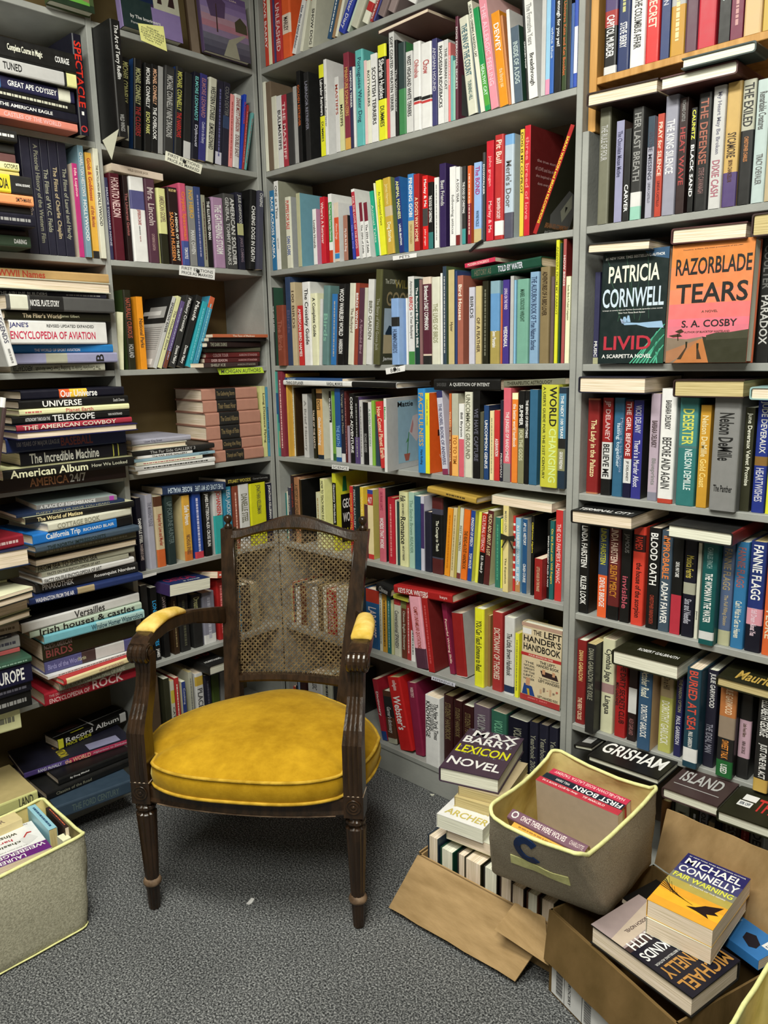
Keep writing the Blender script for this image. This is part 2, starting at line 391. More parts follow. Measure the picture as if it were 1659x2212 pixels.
ROWART = {
    'SPARROW RIVER': [('rb', 0, .62, 1, 1, '222'), ('rb', .1, .7, .7, .86, 'aaa', 2), ('rb', .25, .74, .9, .8, 'ddd', 3), ('rb', 0, 0, 1, .62, 'bbb'), *[('rb', .08, .56 - .028 * i, .9 - .07 * (i % 3), .566 - .028 * i, '666', 2) for i in range(12)], ('rb', .1, .04, .35, .12, 'eee', 2)],
    'The Story of Wild Goose Jack': [('t', 'The STORY of', .3, .88, .4, .05, 'ccb'), ('t', 'WILD', .62, .86, .5, .09, 'a95'), ('t', 'GOOSE', .55, .7, .8, .15, '986'), ('r', .1, .12, .9, .6, 'abc', 1), ('r', .1, .12, .9, .32, 'ba8', 2), ('p', [(.15, .34), (.25, .42), (.4, .4), (.6, .43), (.85, .36), (.85, .32), (.15, .32)], '234', 3), ('t', 'James M.', .35, .06, .5, .05, 'ddd')],
    'Geometry Workbook': [('r', .15, .1, .95, .72, '111'), ('t', 'GEOMETRY', .55, .6, .7, .12, 'fff', 2), ('t', 'WORKBOOK', .55, .42, .7, .12, 'fff', 2), ('t', 'DUMMIES', .55, .22, .7, .12, 'ee3', 2), ('p', [(.2, .76), (.35, .76), (.32, .95), (.23, .95)], '274', 2)],
    'SARAH WILSON and BRIAN KILCOMMONS': [('p', [(.2, .2), (.5, .45), (.85, .4), (.9, .1), (.3, .08)], '777', 1.5), ('p', [(.45, .25), (.62, .42), (.75, .3), (.6, .15)], 'bba', 2), ('p', [(.55, .3), (.62, .3), (.6, .24)], '222', 3), ('t', 'BRIAN KILCOMMONS', .5, .1, .7, .05, 'c85', 3), ('t', 'and SARAH WILSON', .5, .04, .6, .035, 'ccc', 3)],
    'three breed of love': [('t', 'the true story', .5, .7, .6, .035, 'daa'), ('t', 'of LOVE and the mission', .5, .63, .7, .035, 'daa'), ('t', 'she inspired to help', .5, .56, .65, .035, 'daa'), ('t', 'dogs everywhere', .5, .49, .55, .035, 'daa')],
    'DOG PERSONAL SECRETS': [('t', 'Dog', .35, .88, .4, .07, 'eee'), ('t', 'Professional', .5, .78, .7, .07, 'eee'), ('t', 'Secrets', .42, .68, .5, .07, 'eee'), ('t', 'Ethics', .45, .55, .45, .05, 'edd'), ('r', .1, .05, .95, .45, '555')],
    'DANIEL M. HEROIC': [('t', 'MORE', .6, .5, .7, .08, '311'), ('t', 'WHY IT WILL', .6, .2, .6, .05, 'fdb'), ('p', [(.4, .8), (.6, .85), (.8, .8), (.8, .7), (.6, .66), (.4, .7)], 'ec4')],
    'WILD GOOSE JACK': []}
def row(F, z, rec, crop, text, where, group, end, depth=0.155, lim=None, cap=None):
    """one shelf of standing books; columns are read off the photograph, sizes follow from where the shelf stands"""
    ox, oy, sc = crop; items = []
    P = rec * F['sg']
    for line in text.strip().splitlines():
        if not line.strip(): continue
        h, bands, segs = parse(line)
        rr = P; topm = False; D = depth; hh = None
        if h[0] == 't': topm = True; h = h[1:]
        opts = [x for x in h if x[0] in '@%^' ]; h = [x for x in h if x[0] not in '@%^']
        for o in opts:
            if o[0] == '@': rr = float(o[1:]) / 100 * F['sg']
            if o[0] == '%': D = float(o[1:]) / 100
            if o[0] == '^': hh = float(o[1:]) / 100
        fx = lambda v: ox + float(v) / sc
        fy = lambda v: oy + float(v) / sc
        x0, x1 = fx(h[0]), fx(h[1])
        if topm:
            yt = fy(h[2]); col = h[3]
            p = on(x0, yt, F['ax'], rr); q = on(x1, yt, F['ax'], rr)
            s0 = p.dot(F['r']); s1 = q.dot(F['r']); Ht = p.z - z; lean = 0.0
        else:
            s0 = at_height(F, x0, rr, z); s1 = at_height(F, x1, rr, z); col = h[-1]
            if hh: Ht = hh; lean = 0.0
            else:
                p = on(fx(h[2]), fy(h[3]), F['ax'], rr)
                ds = p.dot(F['r']) - s0; dz = p.z - z
                lean = math.atan2(ds, dz); Ht = math.hypot(ds, dz)
                if abs(lean) < math.radians(4.0): lean = 0.0; Ht = dz
        cv = None
        if '/' in col: col, cv = col.split('/')
        items.append([s0, s1, lean, max(0.06, Ht), rr, D, col, cv, bands, segs])
    items.sort(key=lambda i: i[0])
    up = [s for s in (ZS if (F is FL or items[0][0] < 1.17) else RZS) if s > z + .05]
    if cap:
        for it in items: it[3] = min(it[3], cap)
    if up:
        for it in items: it[3] = min(it[3], (up[0] - TH_ - .003 - z - abs(math.sin(it[2])) * .03) / math.cos(it[2]))
    # books touch but never share space
    prev = None
    for it in items:
        if prev is not None:
            h = min(it[3], prev[3])
            gap0 = it[0] - prev[1]; gap1 = it[0] + math.tan(it[2]) * h - (prev[1] + math.tan(prev[2]) * h)
            g = min(gap0, gap1)
            if g < 0.0004:
                d = 0.0004 - g
                if gap1 < gap0 and it[2] < prev[2]:
                    it[2] = prev[2]; d = max(0.0004 - gap0, 0)
                it[0] += d
                if it[1] - it[0] < 0.007: it[1] = it[0] + 0.007
        prev = it
    if lim is None: lim = (0.0197, 1.1583) if F is FC and items[0][0] < 1 else (1.1943, 2.09) if F is FC else (-0.5580, -0.0183)
    e0 = lambda it: min(it[0], it[0] + it[3] * math.sin(it[2])); e1 = lambda it: max(it[1], it[1] + it[3] * math.sin(it[2]))
    def gap(p, q):
        h = min(p[3], q[3]); return min(q[0] - p[1], q[0] + math.tan(q[2]) * h - p[1] - math.tan(p[2]) * h) - .0004
    for k, it in enumerate(items):        # keep inside the bay: push in from the left end, then from the right end
        d = (lim[0] - e0(it)) if k == 0 else -gap(items[k - 1], it)
        if d <= 0: break
        it[0] += d; it[1] = max(it[1], it[0] + .007)
    for k in range(len(items) - 1, -1, -1):
        it = items[k]
        d = (e1(it) - lim[1]) if k == len(items) - 1 else -gap(it, items[k + 1])
        if d <= 0: break
        w = it[1] - it[0]; it[1] -= d; it[0] = min(it[0], it[1] - min(w, .009))
    N = len(items)
    for k, (s0, s1, lean, Ht, rr, D, col, cv, bands, segs) in enumerate(items):
        T = (s1 - s0) * math.cos(lean) - 0.0003
        o = F['r'] * s0 + F['a'] * (rr * F['sg']) + UPV * (z + .0005)
        X = F['r'] * math.cos(lean) - UPV * math.sin(lean); Z = UPV * math.cos(lean) + F['r'] * math.sin(lean)
        if lean > 0: o = o + UPV * (T * math.sin(lean))
        kk = k + 1 if end[1] == 'L' else N - k
        lab = f"{describe(col, T, segs, bands)}, {ordinal(kk)} from the {end[0]} {where}"
        make_book(basis(X, F['a'], Z, o), T, min(D, 0.17), Ht, col, cv, bands, segs, ROWART.get(segs[0][0], ()) if segs else (), label=lab, group=group)
def flat(F, rec, crop, spec, label, group, depth=0.15, zmin=None, kind=None, style='s', hard=None, page=0, tall=0.2, art=(), xmin=None, xmax=None, zcap=None):
    """a book lying on its side: style s = spine to the room, i = spine upside down, p = tail edge to the room with the spine on its left, q = the same with the spine on its right"""
    ox, oy, sc = crop; h, bands, segs = parse(spec)
    P = rec * F['sg']
    fx = lambda v: ox + float(v) / sc
    fy = lambda v: oy + float(v) / sc
    p, q = on(fx(h[0]), fy(h[1]), F['ax'], P), on(fx(h[2]), fy(h[3]), F['ax'], P)
    w = on(fx(h[0]), fy(float(h[1]) - float(h[4])), F['ax'], P)
    if xmin is not None and p.x < xmin:          # juts out far enough to pass the upright
        p = on(fx(h[0]), fy(h[1]), 0, xmin); P = p.y
        q, w = on(fx(h[2]), fy(h[3]), 1, P), on(fx(h[0]), fy(float(h[1]) - float(h[4])), 1, P)
    T = max(0.008, w.z - p.z); L = (q - p).length
    if xmax is not None and q.x > xmax: L -= q.x - xmax; q = p + (q - p).normalized() * L
    R = (q - p).normalized()
    if zmin is not None:
        dz = zmin - min(p.z, q.z); p.z += dz; q.z += dz
    up = R.cross(F['a']) * 1.0
    if up.z < 0: up = -up
    a = F['a']; col = h[5]; cv = None
    # rest it on whatever it lies across
    dd = tall if style in 'pq' else depth
    c4 = [p, q, p + a * dd, q + a * dd]
    lo = [min(c[i] for c in c4) + .002 for i in (0, 1)]; hi = [max(c[i] for c in c4) - .002 for i in (0, 1)]
    mid = (p.z + q.z) / 2; best = None
    for bx in BOXES:
        if bx[0] < hi[0] and bx[3] > lo[0] and bx[1] < hi[1] and bx[4] > lo[1] and mid - .035 < bx[5] < mid + .03: best = max(best or -9, bx[5])
    if zcap and (best or mid) + T > zcap: best = zcap - T - .0006
    if best is not None:
        if abs(q.z - p.z) < L * .16 or True: q.z = p.z = best + .0006; R = (q - p).normalized()
    if '/' in col: col, cv = col.split('/')
    if style == 's': M = basis(up, a, -R, p + R * L); D, H = depth, L
    elif style == 'i': M = basis(-up, a, R, p + up * T); D, H = depth, L
    elif style == 'p': M = basis(up, R, a, p); D, H = L, tall
    else: M = basis(-up, -R, a, p + R * L + up * T); D, H = L, tall
    return make_book(M, T, D, H, col, cv, bands, segs, art, hard=(T > .024) if hard is None else hard, page=page, label=label, group=group, kind=kind)
def chain(crop, shelfz, rows, where, group, Dd=0.2):
    """a pile whose books jut out unevenly: each one's lower spine edge is found where it shows at the height the pile has reached"""
    ox, oy, sc = crop; cvt = lambda x, y: (ox + x / sc, oy + y / sc)
    parsed = [parse(l) for l in rows.strip().splitlines()]; z = shelfz; N = len(parsed)
    for k in range(N - 1, -1, -1):
        h, bands, segs = parsed[k]; z += .0005
        q = on(*cvt(float(h[2]), float(h[3])), 2, z); p = on(*cvt(float(h[0]), float(h[1])), 2, z)
        tp = on(*cvt(float(h[2]), float(h[3]) - float(h[4])), 0, q.x); T = tp.z - z
        R = q - p; L = R.length; R.normalize()
        if abs(R.x) > .12: R = Vector((math.copysign(.12, R.x), 1, 0)).normalized()
        A = UPV.cross(R); col = h[5]; cv = None
        if '/' in col: col, cv = col.split('/')
        ex = max((p + R * L).y, (p + R * L + A * (float(h[6]) if len(h) > 6 else Dd)).y) + .579
        if ex > 0: L -= ex / R.y
        D = min(float(h[6]) if len(h) > 6 else Dd, min(p.x, q.x) + .19)
        lab = f"{describe(col, T, segs, bands)}, {'topmost' if k == 0 else ordinal(k + 1) + ' down' if k < N - 1 else 'lowest'} {where}"
        make_book(basis(UPV, A, -R, p + R * L), T, D, L, col, cv, bands, segs, CHAINART.get(segs[0][0], ()) if segs else (), hard=T > .014, page=0, label=lab, group=group)
        z += T
CHAINART = {'Record Album': [('r', .03, .03, .97, .97, '111'), ('r', .35, .0, .37, 1, 'ddd', 2), ('r', 0, .5, 1, .515, 'ddd', 2), ('t', 'Record Album', .2, .5, .2, .4, 'eee', 3), ('p', [(.5, .6), (.8, .65), (.75, .9), (.5, .85)], '533', 2), ('r', .12, .62, .18, .8, 'dd3', 3)],
    'RAND McNALLY': [('r', 0, 0, 1, 1, '223'), ('t', 'WORLD', .25, .62, .3, .5, 'dc3', 2), ('t', 'ATLAS', .6, .62, .25, .4, 'b84', 2), ('p', [(.05, .1), (.3, .1), (.3, .4), (.05, .4)], '99b', 2)]}
def stack(crop, plane, shelfz, top, rows, where, group, ymax=-0.5787, ymin=-9):
    """lying books piled on a shelf of the left bookcase; rows run from the top down with both ends of each lower spine edge read off the photograph"""
    ox, oy, sc = crop
    cvt = lambda x, y: (ox + x / sc, oy + y / sc)
    parsed = [parse(l) for l in rows.strip().splitlines()]
    def right_end(x, y):      # a book jutting out far enough to pass whatever stands beside the pile
        P = on(*cvt(x, y), 0, plane)
        if P.y > ymax - .006: P = on(*cvt(x, y), 1, ymax - .006)
        return P
    Q = [right_end(float(h[2]), float(h[3])) for h, _, _ in parsed]
    zb = [q.z for q in Q]; zt = right_end(*top).z
    off = shelfz - zb[-1]
    zs = [z + off + .0005 for z in [zt] + zb]
    for k in range(len(zs) - 2, -1, -1):
        if zs[k] < zs[k + 1] + 0.009: zs[k] = zs[k + 1] + 0.009
    N = len(parsed)
    for k, (h, bands, segs) in enumerate(parsed):
        z0, z1 = zs[k + 1], zs[k]; T = z1 - z0 - 0.0005; q = Q[k]
        uv = cvt(float(h[0]), float(h[1])); d = ray(*uv)
        t = (q.z - CAM_LOC.z) / d.z if abs(d.z) > 1e-4 else 0
        px = q.x
        if t > 0.3: px = min(max((CAM_LOC + d * t).x, q.x - 0.04), q.x + 0.04)
        px = max(px, q.x - max(0.0, ymax + .0004 - q.y) * min(1, (q.y - on(*uv, 0, px).y) / .2) * .9)
        if ymin > -5: px = q.x      # a turned book stays clear of its neighbour
        p = on(*uv, 0, px)
        a0 = Vector((px, p.y, z0)); b0 = Vector((q.x, q.y, z0))
        if a0.y < ymin: a0.y = ymin
        R = (b0 - a0).normalized(); L = (b0 - a0).length; A = UPV.cross(R)
        col = h[4]; cv = None; D = 0.2; style = 's'
        for o in h[5:]:
            if o in 'ie': style = o
            elif o[0] == '%': D = float(o[1:]) / 100
        D = min(D, min(px, q.x) + .2)
        if '/' in col: col, cv = col.split('/')
        if style == 'i': M = basis(-UPV, A, R, a0 + UPV * T)
        elif style == 'e': M = basis(UPV, -A, R, a0 + A * D)
        else: M = basis(UPV, A, -R, b0)
        lab = f"{describe(col, T, segs, bands)}, {'topmost' if k == 0 else ordinal(k + 1) + ' down' if k < N - 1 else 'lowest'} {where}"
        make_book(M, T, D, L, col, cv, bands, segs, hard=T > .014, page=0, label=lab, group=group)
# ---------------------------------------------------------------- room shell
ZS = [0.095, 0.405, 0.713, 1.019, 1.329, 1.640, 1.950, 2.259]      # shelf tops of the grey bookcases
TH_ = 0.0165
def struct(name, dims, m):
    o = boxobj(name, dims, m, None, 0); o['kind'] = 'structure'; return o
struct('floor', (-0.6, -4.2, -0.05, 4.2, 0.6, 0.0), M_CARPET)
struct('wall_back', (-0.4, 0.225, 0.0, 4.2, 0.3, 2.8), M_WALL)
struct('wall_left', (-0.4, -4.2, 0.0, -0.255, 0.225, 2.8), M_WALL)
struct('ceiling', (-0.4, -4.2, 2.8, 4.2, 0.3, 2.86), M_WALL)
struct('wall_right', (4.1, -4.2, 0.0, 4.2, 0.225, 2.8), M_WALL)
struct('wall_front', (-0.4, -4.25, 0.0, 4.1, -4.2, 2.8), M_WALL)
# ---------------------------------------------------------------- bookcases
case = thing('bookcase', 'grey painted bookcase right of the corner, behind the yellow chair', 'bookcase', (0.59, 0.1, 0))
case['group'] = 'grey bookcases'
def cpart(name, dims, m, parent, bevel=0.0012):
    x0, y0, z0, x1, y1, z1 = dims; l = parent.location
    return boxobj(name, (x0 - l.x, y0 - l.y, z0 - l.z, x1 - l.x, y1 - l.y, z1 - l.z), m, parent, bevel)
cpart('side_panel', (0.0015, 0, 0, 0.019, 0.2, 2.6), M_GREY, case)
cpart('side_panel', (1.159, 0, 0, 1.1755, 0.2, 2.6), M_GREY, case)
cpart('back_panel', (0.0015, 0.2005, 0, 1.1755, 0.212, 2.6), M_BACK, case, 0)
for z in ZS: cpart('shelf', (0.0195, 0.0005, z - TH_, 1.1585, 0.2, z), M_GREY, case)
cpart('kick_board', (0.0195, 0.004, 0.0, 1.1585, 0.02, ZS[0] - TH_ - .0005), M_GREY, case)
cpart('top_panel', (0.0015, 0, 2.6005, 1.1755, 0.2, 2.617), M_GREY, case)
lc = thing('bookcase', 'grey painted bookcase of two bays left of the corner', 'bookcase', (-0.11, -0.6, 0)); lc['group'] = 'grey bookcases'
for y in (-0.0175, -0.575, -1.13): cpart('side_panel', (-0.22, y, 0, 0, y + 0.0165, 2.6), M_GREY, lc)
cpart('back_panel', (-0.232, -1.13, 0, -0.2205, -0.001, 2.6), noise_mat('tan_back_panel', '653', '764', 5, 0.7), lc, 0)
for a, b in ((-0.558, -0.018), (-1.113, -0.5755)):
    for z in ZS: cpart('shelf', (-0.22, a, z - TH_, -0.0005, b, z), M_GREY, lc)
    cpart('kick_board', (-0.02, a, 0, -0.004, b, ZS[0] - TH_ - .0005), M_GREY, lc)
cpart('top_panel', (-0.22, -1.13, 2.6005, 0, -0.001, 2.617), M_GREY, lc)
RZS = [0.085, 0.395, 0.700, 1.011, 1.3265, 1.642]
rc = thing('bookcase', 'grey painted bookcase of novels below the pine bookcase', 'bookcase', (1.65, 0.1, 0)); rc['group'] = 'grey bookcases'
cpart('side_panel', (1.177, 0, 0, 1.1935, 0.2, 1.85), M_GREY, rc)
cpart('side_panel', (2.10, 0, 0, 2.1165, 0.2, 1.85), M_GREY, rc)
cpart('back_panel', (1.177, 0.2005, 0, 2.1165, 0.212, 1.85), M_BACK, rc, 0)
for z in RZS: cpart('shelf', (1.194, 0.0005, z - TH_, 2.0995, 0.2, z), M_GREY, rc)
cpart('kick_board', (1.194, 0.004, 0, 2.0995, 0.02, RZS[0] - TH_ - .0005), M_GREY, rc)
pc = thing('bookcase', 'natural pine bookcase standing above the grey shelves of novels', 'bookcase', (1.65, 0.12, 1.85))
ZP = on(1302, 164, 1, 0.02).z
cpart('side_panel', (1.1785, 0.02, 1.8505, 1.1975, 0.2, 2.7), M_PINE, pc)
cpart('side_panel', (2.098, 0.02, 1.8505, 2.1165, 0.2, 2.7), M_PINE, pc)
cpart('shelf', (1.198, 0.02, ZP - 0.0155, 2.0975, 0.2, ZP), M_PINE, pc)
cpart('shelf', (1.198, 0.02, ZP + 0.31, 2.0975, 0.2, ZP + 0.33), M_PINE, pc)
cpart('back_panel', (1.1785, 0.2005, 1.8505, 2.1165, 0.212, 2.7), M_PINE, pc, 0)
# ---------------------------------------------------------------- standing books, shelf by shelf
CA, CB, CD, CE, CF, CG = (550, 0, 4.1475), (900, 0, 4.1475), (560, 340, 4.1475), (900, 250, 4.1475), (560, 550, 4.1475), (900, 540, 4.1475)
CH, CI, CJ, CK, CL, CM = (560, 780, 4.1475), (900, 790, 4.1475), (560, 1000, 4.1475), (860, 1030, 4.1475), (760, 1240, 3.318), (760, 1440, 3.318)
cor, upr = ('corner', 'L'), ('grey upright', 'L')
row(FC, ZS[7], 0.0, CA, """
100 130 ^25 c43|DAVE BARRY~fee~.2~.8
131 158 ^25 eec
160 178 ^25 a33
179 192 ^25 447
193 250 ^27 b33|UNLEASHED~ecc~.4~.9
255 330 ^27 e63 [edc .55 .75]|MARLEY~433~.58~.72
335 372 425 20 eee|How About Animal Behavior~335
405 430 470 10 eed
480 520 520 -60 ddc|SHOW DOG~222~.3~.95
650 690 735 -60 357|..~eee
692 718 770 -60 a86
720 744 790 -40 eed
748 822 865 -30 34a|Sitter Diary~dde
828 850 890 -30 cdc
856 940 960 -60 ccb
960 1030 1010 -40 eed [b33 .3 .6]
1032 1060 1060 -50 a44|..~fff
1062 1078 1075 -50 559
1100 1180 ^9 877
1190 1270 ^7 988
1345 1480 ^6 eee|coffee~446~.3~.6
""", 'on the top shelf', 'books on the top shelf', cor)  # the short last entries stand in for a grey box and a white cup
A2 = """
105 130 72 740 eed
132 175 80 750 765
176 216 155 870 ddc
218 262 198 865 ddd|BULLMASTIFFS~222~.2~.75
263 303 235 860 a34|THE MASTIFF~ecc
305 365 265 850 333
366 396 300 800 aaa
400 432 285 690 111|GOLDEN RETRIEVER~c63~.15~.6
465 505 372 690 222|LABRADOR RETRIEVER~889~.1~.65
598 638 465 650 111 [ee3 0 .14;ee3 .56 1]|Labrador Retrievers~fff~.16~.55|DUMMIES~443~.62~.84~.5
640 665 505 600 eee/eee|A Labrador Retriever~777~.25~.7
732 768 625 745 ddd|MASTIFFS~a43~.1~.5
770 808 695 835 dda|MASTIFFS~222~.25~.6
815 862 680 545 834 [da5 .88 1]|MINIATURE SCHNAUZERS~da6~.15~.65
864 890 775 640 335|NORFOLK TERRIER~fff~.05~.5
892 910 800 640 eee
915 985 795 515 6bb/6bb|Portuguese Water Dog~356~.08~.75
992 1014 900 585 ecc
1016 1050 905 600 eed|ROTTWEILERS~222~.12~.55
1052 1108 970 525 eee|SCOTTISH TERRIERS~222~.15~.8
1112 1186 1000 465 111 [ee3 0 .13;ee3 .57 1]|Siberian Huskies~fff~.15~.56|DUMMIES~443~.64~.86~.5
1190 1214 1092 580 d66
1216 1260 1092 350 ddd|SOFT COATED WHEATEN TERRIER~222~.05~.75
1264 1288 1130 430 222|The Weimaraner~ccc~.2~.85
1292 1358 1175 450 485 [344 0 .5]
1362 1420 1260 520 ddd|WEST HIGHLAND WHITE TERRIERS~222~.05~.8
1424 1490 1330 430 eee [222 .62 .66;c44 .67 .7]|Chihuahua~b55~.2~.4
1494 1588 1420 430 eee [222 .62 .66;c44 .67 .7]|Chow~b55~.2~.36
1592 1636 1482 410 447|AFGHAN HOUND~ccd~.1~.6
"""
def shift(txt, a, b):
    """columns read off one close-up, given in another close-up's scale"""
    out = []
    for l in txt.strip().splitlines():
        p = l.split(' '); k = 0; q = []; yi, mx = (2, 3) if p[0] == 't' else (3, 4)
        for w in p:
            if k < mx and w[0] not in 't@%^':
                v = float(w)
                v = (a[0] + v / a[2] - b[0]) * b[2] if k != yi else (a[1] + v / a[2] - b[1]) * b[2]
                w = f'{v:.1f}'; k += 1
            q.append(w)
        out.append(' '.join(q))
    return '\n'.join(out) + '\n'
row(FC, ZS[6], 0.0, CB, shift(A2, CA, CB) + """
192 244 105 425 eee|RHODESIAN RIDGEBACKS~222~.05~.8
246 283 165 400 ddd|THE SIBERIAN CAT~555~.1~.6
285 300 210 420 e88|DACHSHUNDS~fff~.1~.6
301 320 240 530 7bb
321 346 270 570 9cb
348 372 250 200 634/634|DOG PERSONAL SECRETS~eee~.1~.7
460 545 375 175 ddc/89a|THE INN OF THE COUNT~367~.08~.6|TURNING HILL~577~.65~.85~.4
575 612 455 25 eed|GUIDE TO OWNING A RAGDOLL CAT~333~.03~.5
616 662 505 85 295 [5a4 .55 .95]|HEALTHY CAT~dfe~.55~.85
668 735 550 -40 e9a/fcc|THE ALLERGIC FEELING~fcd~.1~.8
748 822 665 130 e92|DEWEY~fff~.12~.42|the library cat~fda~.6~.8
825 846 740 150 c85
850 878 800 95 eee
880 952 812 270 567/354|INSIDE OF A DOG~cdd~.2~.75
985 1003 940 0 111|CHICKEN POOP~fff~.3~.8
1006 1085 945 -60 eee|The Formative Years~999~.12~.5|Breakthrough~333~.58~.88
1110 1148 1075 -60 ccc
1150 1188 1135 -60 9ce [e9b .85 1]
1190 1224 1170 -60 36b|white blue~cde
1227 1290 1210 -60 111|enough for you yet?~fff~.1~.55
1296 1352 1285 -60 342|Universe Kate and Kat Booklet~c63~.1~.85
1356 1405 1330 -60 222/222
1410 1438 1405 30 46a
1440 1476 1435 -60 35b [eef .35 .85]
""", 'on the dog breed shelf', 'books on the dog and cat shelf', cor, 0.15)
D3 = """
122 158 62 310 37a|RACE ACROSS ALASKA~fff~.08~.85
162 198 105 225 eee/998|ONE at a Time~555~.05~.42|quiet~888~.6~.8~.4
250 298 210 365 ddc/aaa|PUPPIES FOR SALE~c33~.05~.45|DAN CLARK~249~.55~.82
352 384 330 325 bb9/7ab
490 522 470 468 eee/c9b|Lovable Hounds~444~.2~.7
560 600 520 365 c23|Where's A Retriever~fdd~.08~.7
632 662 620 330 eee [495 .12 .7;c42 .82 1]|The Puppy that Came for Christmas~fff~.14~.68
680 720 665 410 dcb/eee [d53 .25 .85;38c .86 .95]|About Dogs~fcb~.35~.62
760 798 740 525 a76/222|My Life As A Dog~fee~.3~.8
840 862 805 440 34a|The Blue Dog~99f~.35~.8
870 898 820 290 eee/eee [b34 .04 .97]|FOR THE LOVE OF THE DOG~ecc~.1~.85
926 952 890 410 eee/eee [723 0 .34]|The ZEN of Zelda~333~.4~.92
966 998 930 410 eee/eee [723 0 .34]|The ZEN of Zelda~333~.4~.92
1046 1076 985 310 2a8|Animal Tales~bdc
1078 1090 1020 235 eec
1091 1138 1040 215 ee3|An Unexpected Grace~883~.15~.6
1146 1212 1100 195 ca4/785 [cb9 .37 .5]|James Herriot~ed9~.08~.35~.5|Dog Stories~ffd~.58~.84
1256 1300 1210 185 237/37b|ANIMAL MADNESS~ee9~.05~.55|LAUREL BRAITMAN~fff~.62~.9~.4
1337 1388 1310 160 48c [cb8 .6 1]|FINDING GOBI~fff~.05~.55|DION LEONARD~a85~.65~.9~.4
1390 1438 1362 160 a22|A DOG'S WAY HOME~fdb~.3~.88
1466 1512 1440 175 d22 [444 .44 .68]|Marley & Me~fff~.05~.42|john grogan~fcc~.72~.95~.4
1516 1558 1500 230 111 [377 .75 1]|THE DOGS OF CHRISTMAS~fff~.2~.6
1571 1610 1548 190 eee|..~999
"""
row(FC, ZS[5], 0.0, CE, shift(D3, CD, CE) + """
207 263 185 440 325|Best Friends~ccc~.2~.5
297 348 290 465 eee/eee|following atticus~888~.35~.85
351 388 345 465 eee [722 .87 1]|A DOG YEAR~555~.15~.45
406 438 395 460 333 [499 .8 1]|THE DOGS OF CHRISTMAS~fff~.2~.6
455 488 445 455 d63 [823 .48 1]|..~fdc
512 578 495 430 9be [cb8 .83 1]|The BOND~a37~.05~.4|WAYNE PACELLE~357~.6~.8
589 611 562 340 444|DOGWALKER~fff~.1~.5
622 684 600 240 c23|john grogan~faa~.15~.45~.5|Marley & Me~fbb~.6~.92
692 772 680 185 b33 [eee .82 .96]|Pit Bull~fdc~.05~.27|BRONWEN DICKEY~fee~.6~.8
778 862 775 180 bcd [7ad 0 .1;556 .75 1]|Merle's Door~666~.25~.7
918 952 940 125 ec4|DOG IS MY CO-PILOT~222~.03~.6
957 1008 988 90 c23/722|three breed of love~e88~.1~.85
1040 1085 1380 95 a22/332|SARAH WILSON and BRIAN KILCOMMONS~ed4~.1~.9
""", 'on the pets shelf', 'books on the pets shelf', cor, 0.15)
F4 = """
112 138 82 300 222/354|THE LIFE OF BIRDS~fff~.15~.65
@-1 162 232 142 458 843|The Birds~a65~.25~.75
@3 240 252 214 225 222|VEGETARIAN BIRDS~ccc
256 303 225 205 346|Birds~557
306 344 290 250 cb9|100 BIRDS~654~.1~.55
361 399 340 460 c33|AMERICAN BIRD NAMES~fff~.05~.85
406 473 380 250 eee/ddd|The Crossley Guide~222~.08~.75
476 533 460 350 eec|A Complete Guide~222~.06~.6
535 556 545 400 ddd
561 618 545 285 688|Birds~8ba~.35~.7
641 688 618 360 37b/655|..~aaa
696 758 680 270 111|WOOD WARBLERS WORLD~fff~.06~.64|HARRISON~fff~.68~.86
761 788 755 265 111
791 843 785 262 ddc|The Backyard~765~.3~.6
846 878 838 260 943|BIRDS~fff~.12~.3|WINTER~fff~.33~.56
881 924 868 305 534|A Splendid Bird~a89~.4~.85
926 953 925 300 ccb
956 1007 945 228 ddd|BIRD GARDEN~665~.25~.7
@-1 1016 1073 1010 140 553/443|The Story of Wild Goose Jack~998~.3~.85
@-2 1186 1254 1190 395 8ad/9be [222 .28 .42]|HUMMINGBIRDS~457~.46~.82
1319 1334 1325 390 eee
1341 1393 1330 200 ddd [484 .85 1]|Attracting~777~.05~.22|BIRDS~b22~.23~.38|to Your Backyard~666~.4~.7
1396 1438 1395 220 133|The Backyard Bird Feeder's BIBLE~fff~.1~.8
1440 1464 1440 225 866
1466 1540 1465 205 dcb [523 .08 .88;222 .9 1]|Birdwatcher's DAILY COMPANION~fff~.1~.6
1546 1618 1545 205 ddc|THE LIVES OF BIRDS~997~.3~.75
"""
row(FC, ZS[4], 0.004, CG, shift(F4, CF, CG) + """
216 233 212 210 eee
236 268 232 150 345/564|..~ccc
286 338 300 180 cb8/357|Hyzer~543~.55~.65
346 362 360 190 347
366 416 390 230 a65|Bird Houses~fed~.1~.5
468 518 490 335 ccd|BIRDS~555~.12~.4
527 578 550 325 cb8|OF A FEATHER~543~.4~.85
587 638 612 280 221|..~776
652 738 680 280 8ab [69c .15 .6;a95 .6 1]|Seven Mountains~fff~.6~.8
748 763 765 400 c64
767 822 790 270 438|LIVING ON THE WIND~dce~.1~.35|WEIDENSAUL~fff~.55~.8
832 862 850 235 bbb
866 884 890 270 8bd
888 993 910 265 7a9|MABEL OSGOOD WRIGHT~354~.12~.5~.4
1002 1083 1025 200 8ac|THE AUDUBON BOOK OF True Nature Stories~346~.05~.85
1092 1178 1115 155 875|ADVENTURES OF A BIRD LOVER~321~.05~.5
1191 1220 1210 240 655
1227 1256 1248 -98 dd3|ANSWERS FROM MY PARROT~882~.05~.6
1262 1278 1290 -60 243
1290 1318 1310 -110 a55/722|HOW BIRDS~edd~.1~.4
1322 1362 1340 240 eec|Exotic Birds A Pocket Companion~775~.1~.5
""", 'on the birds shelf', 'books on the bird shelf', cor, 0.15)
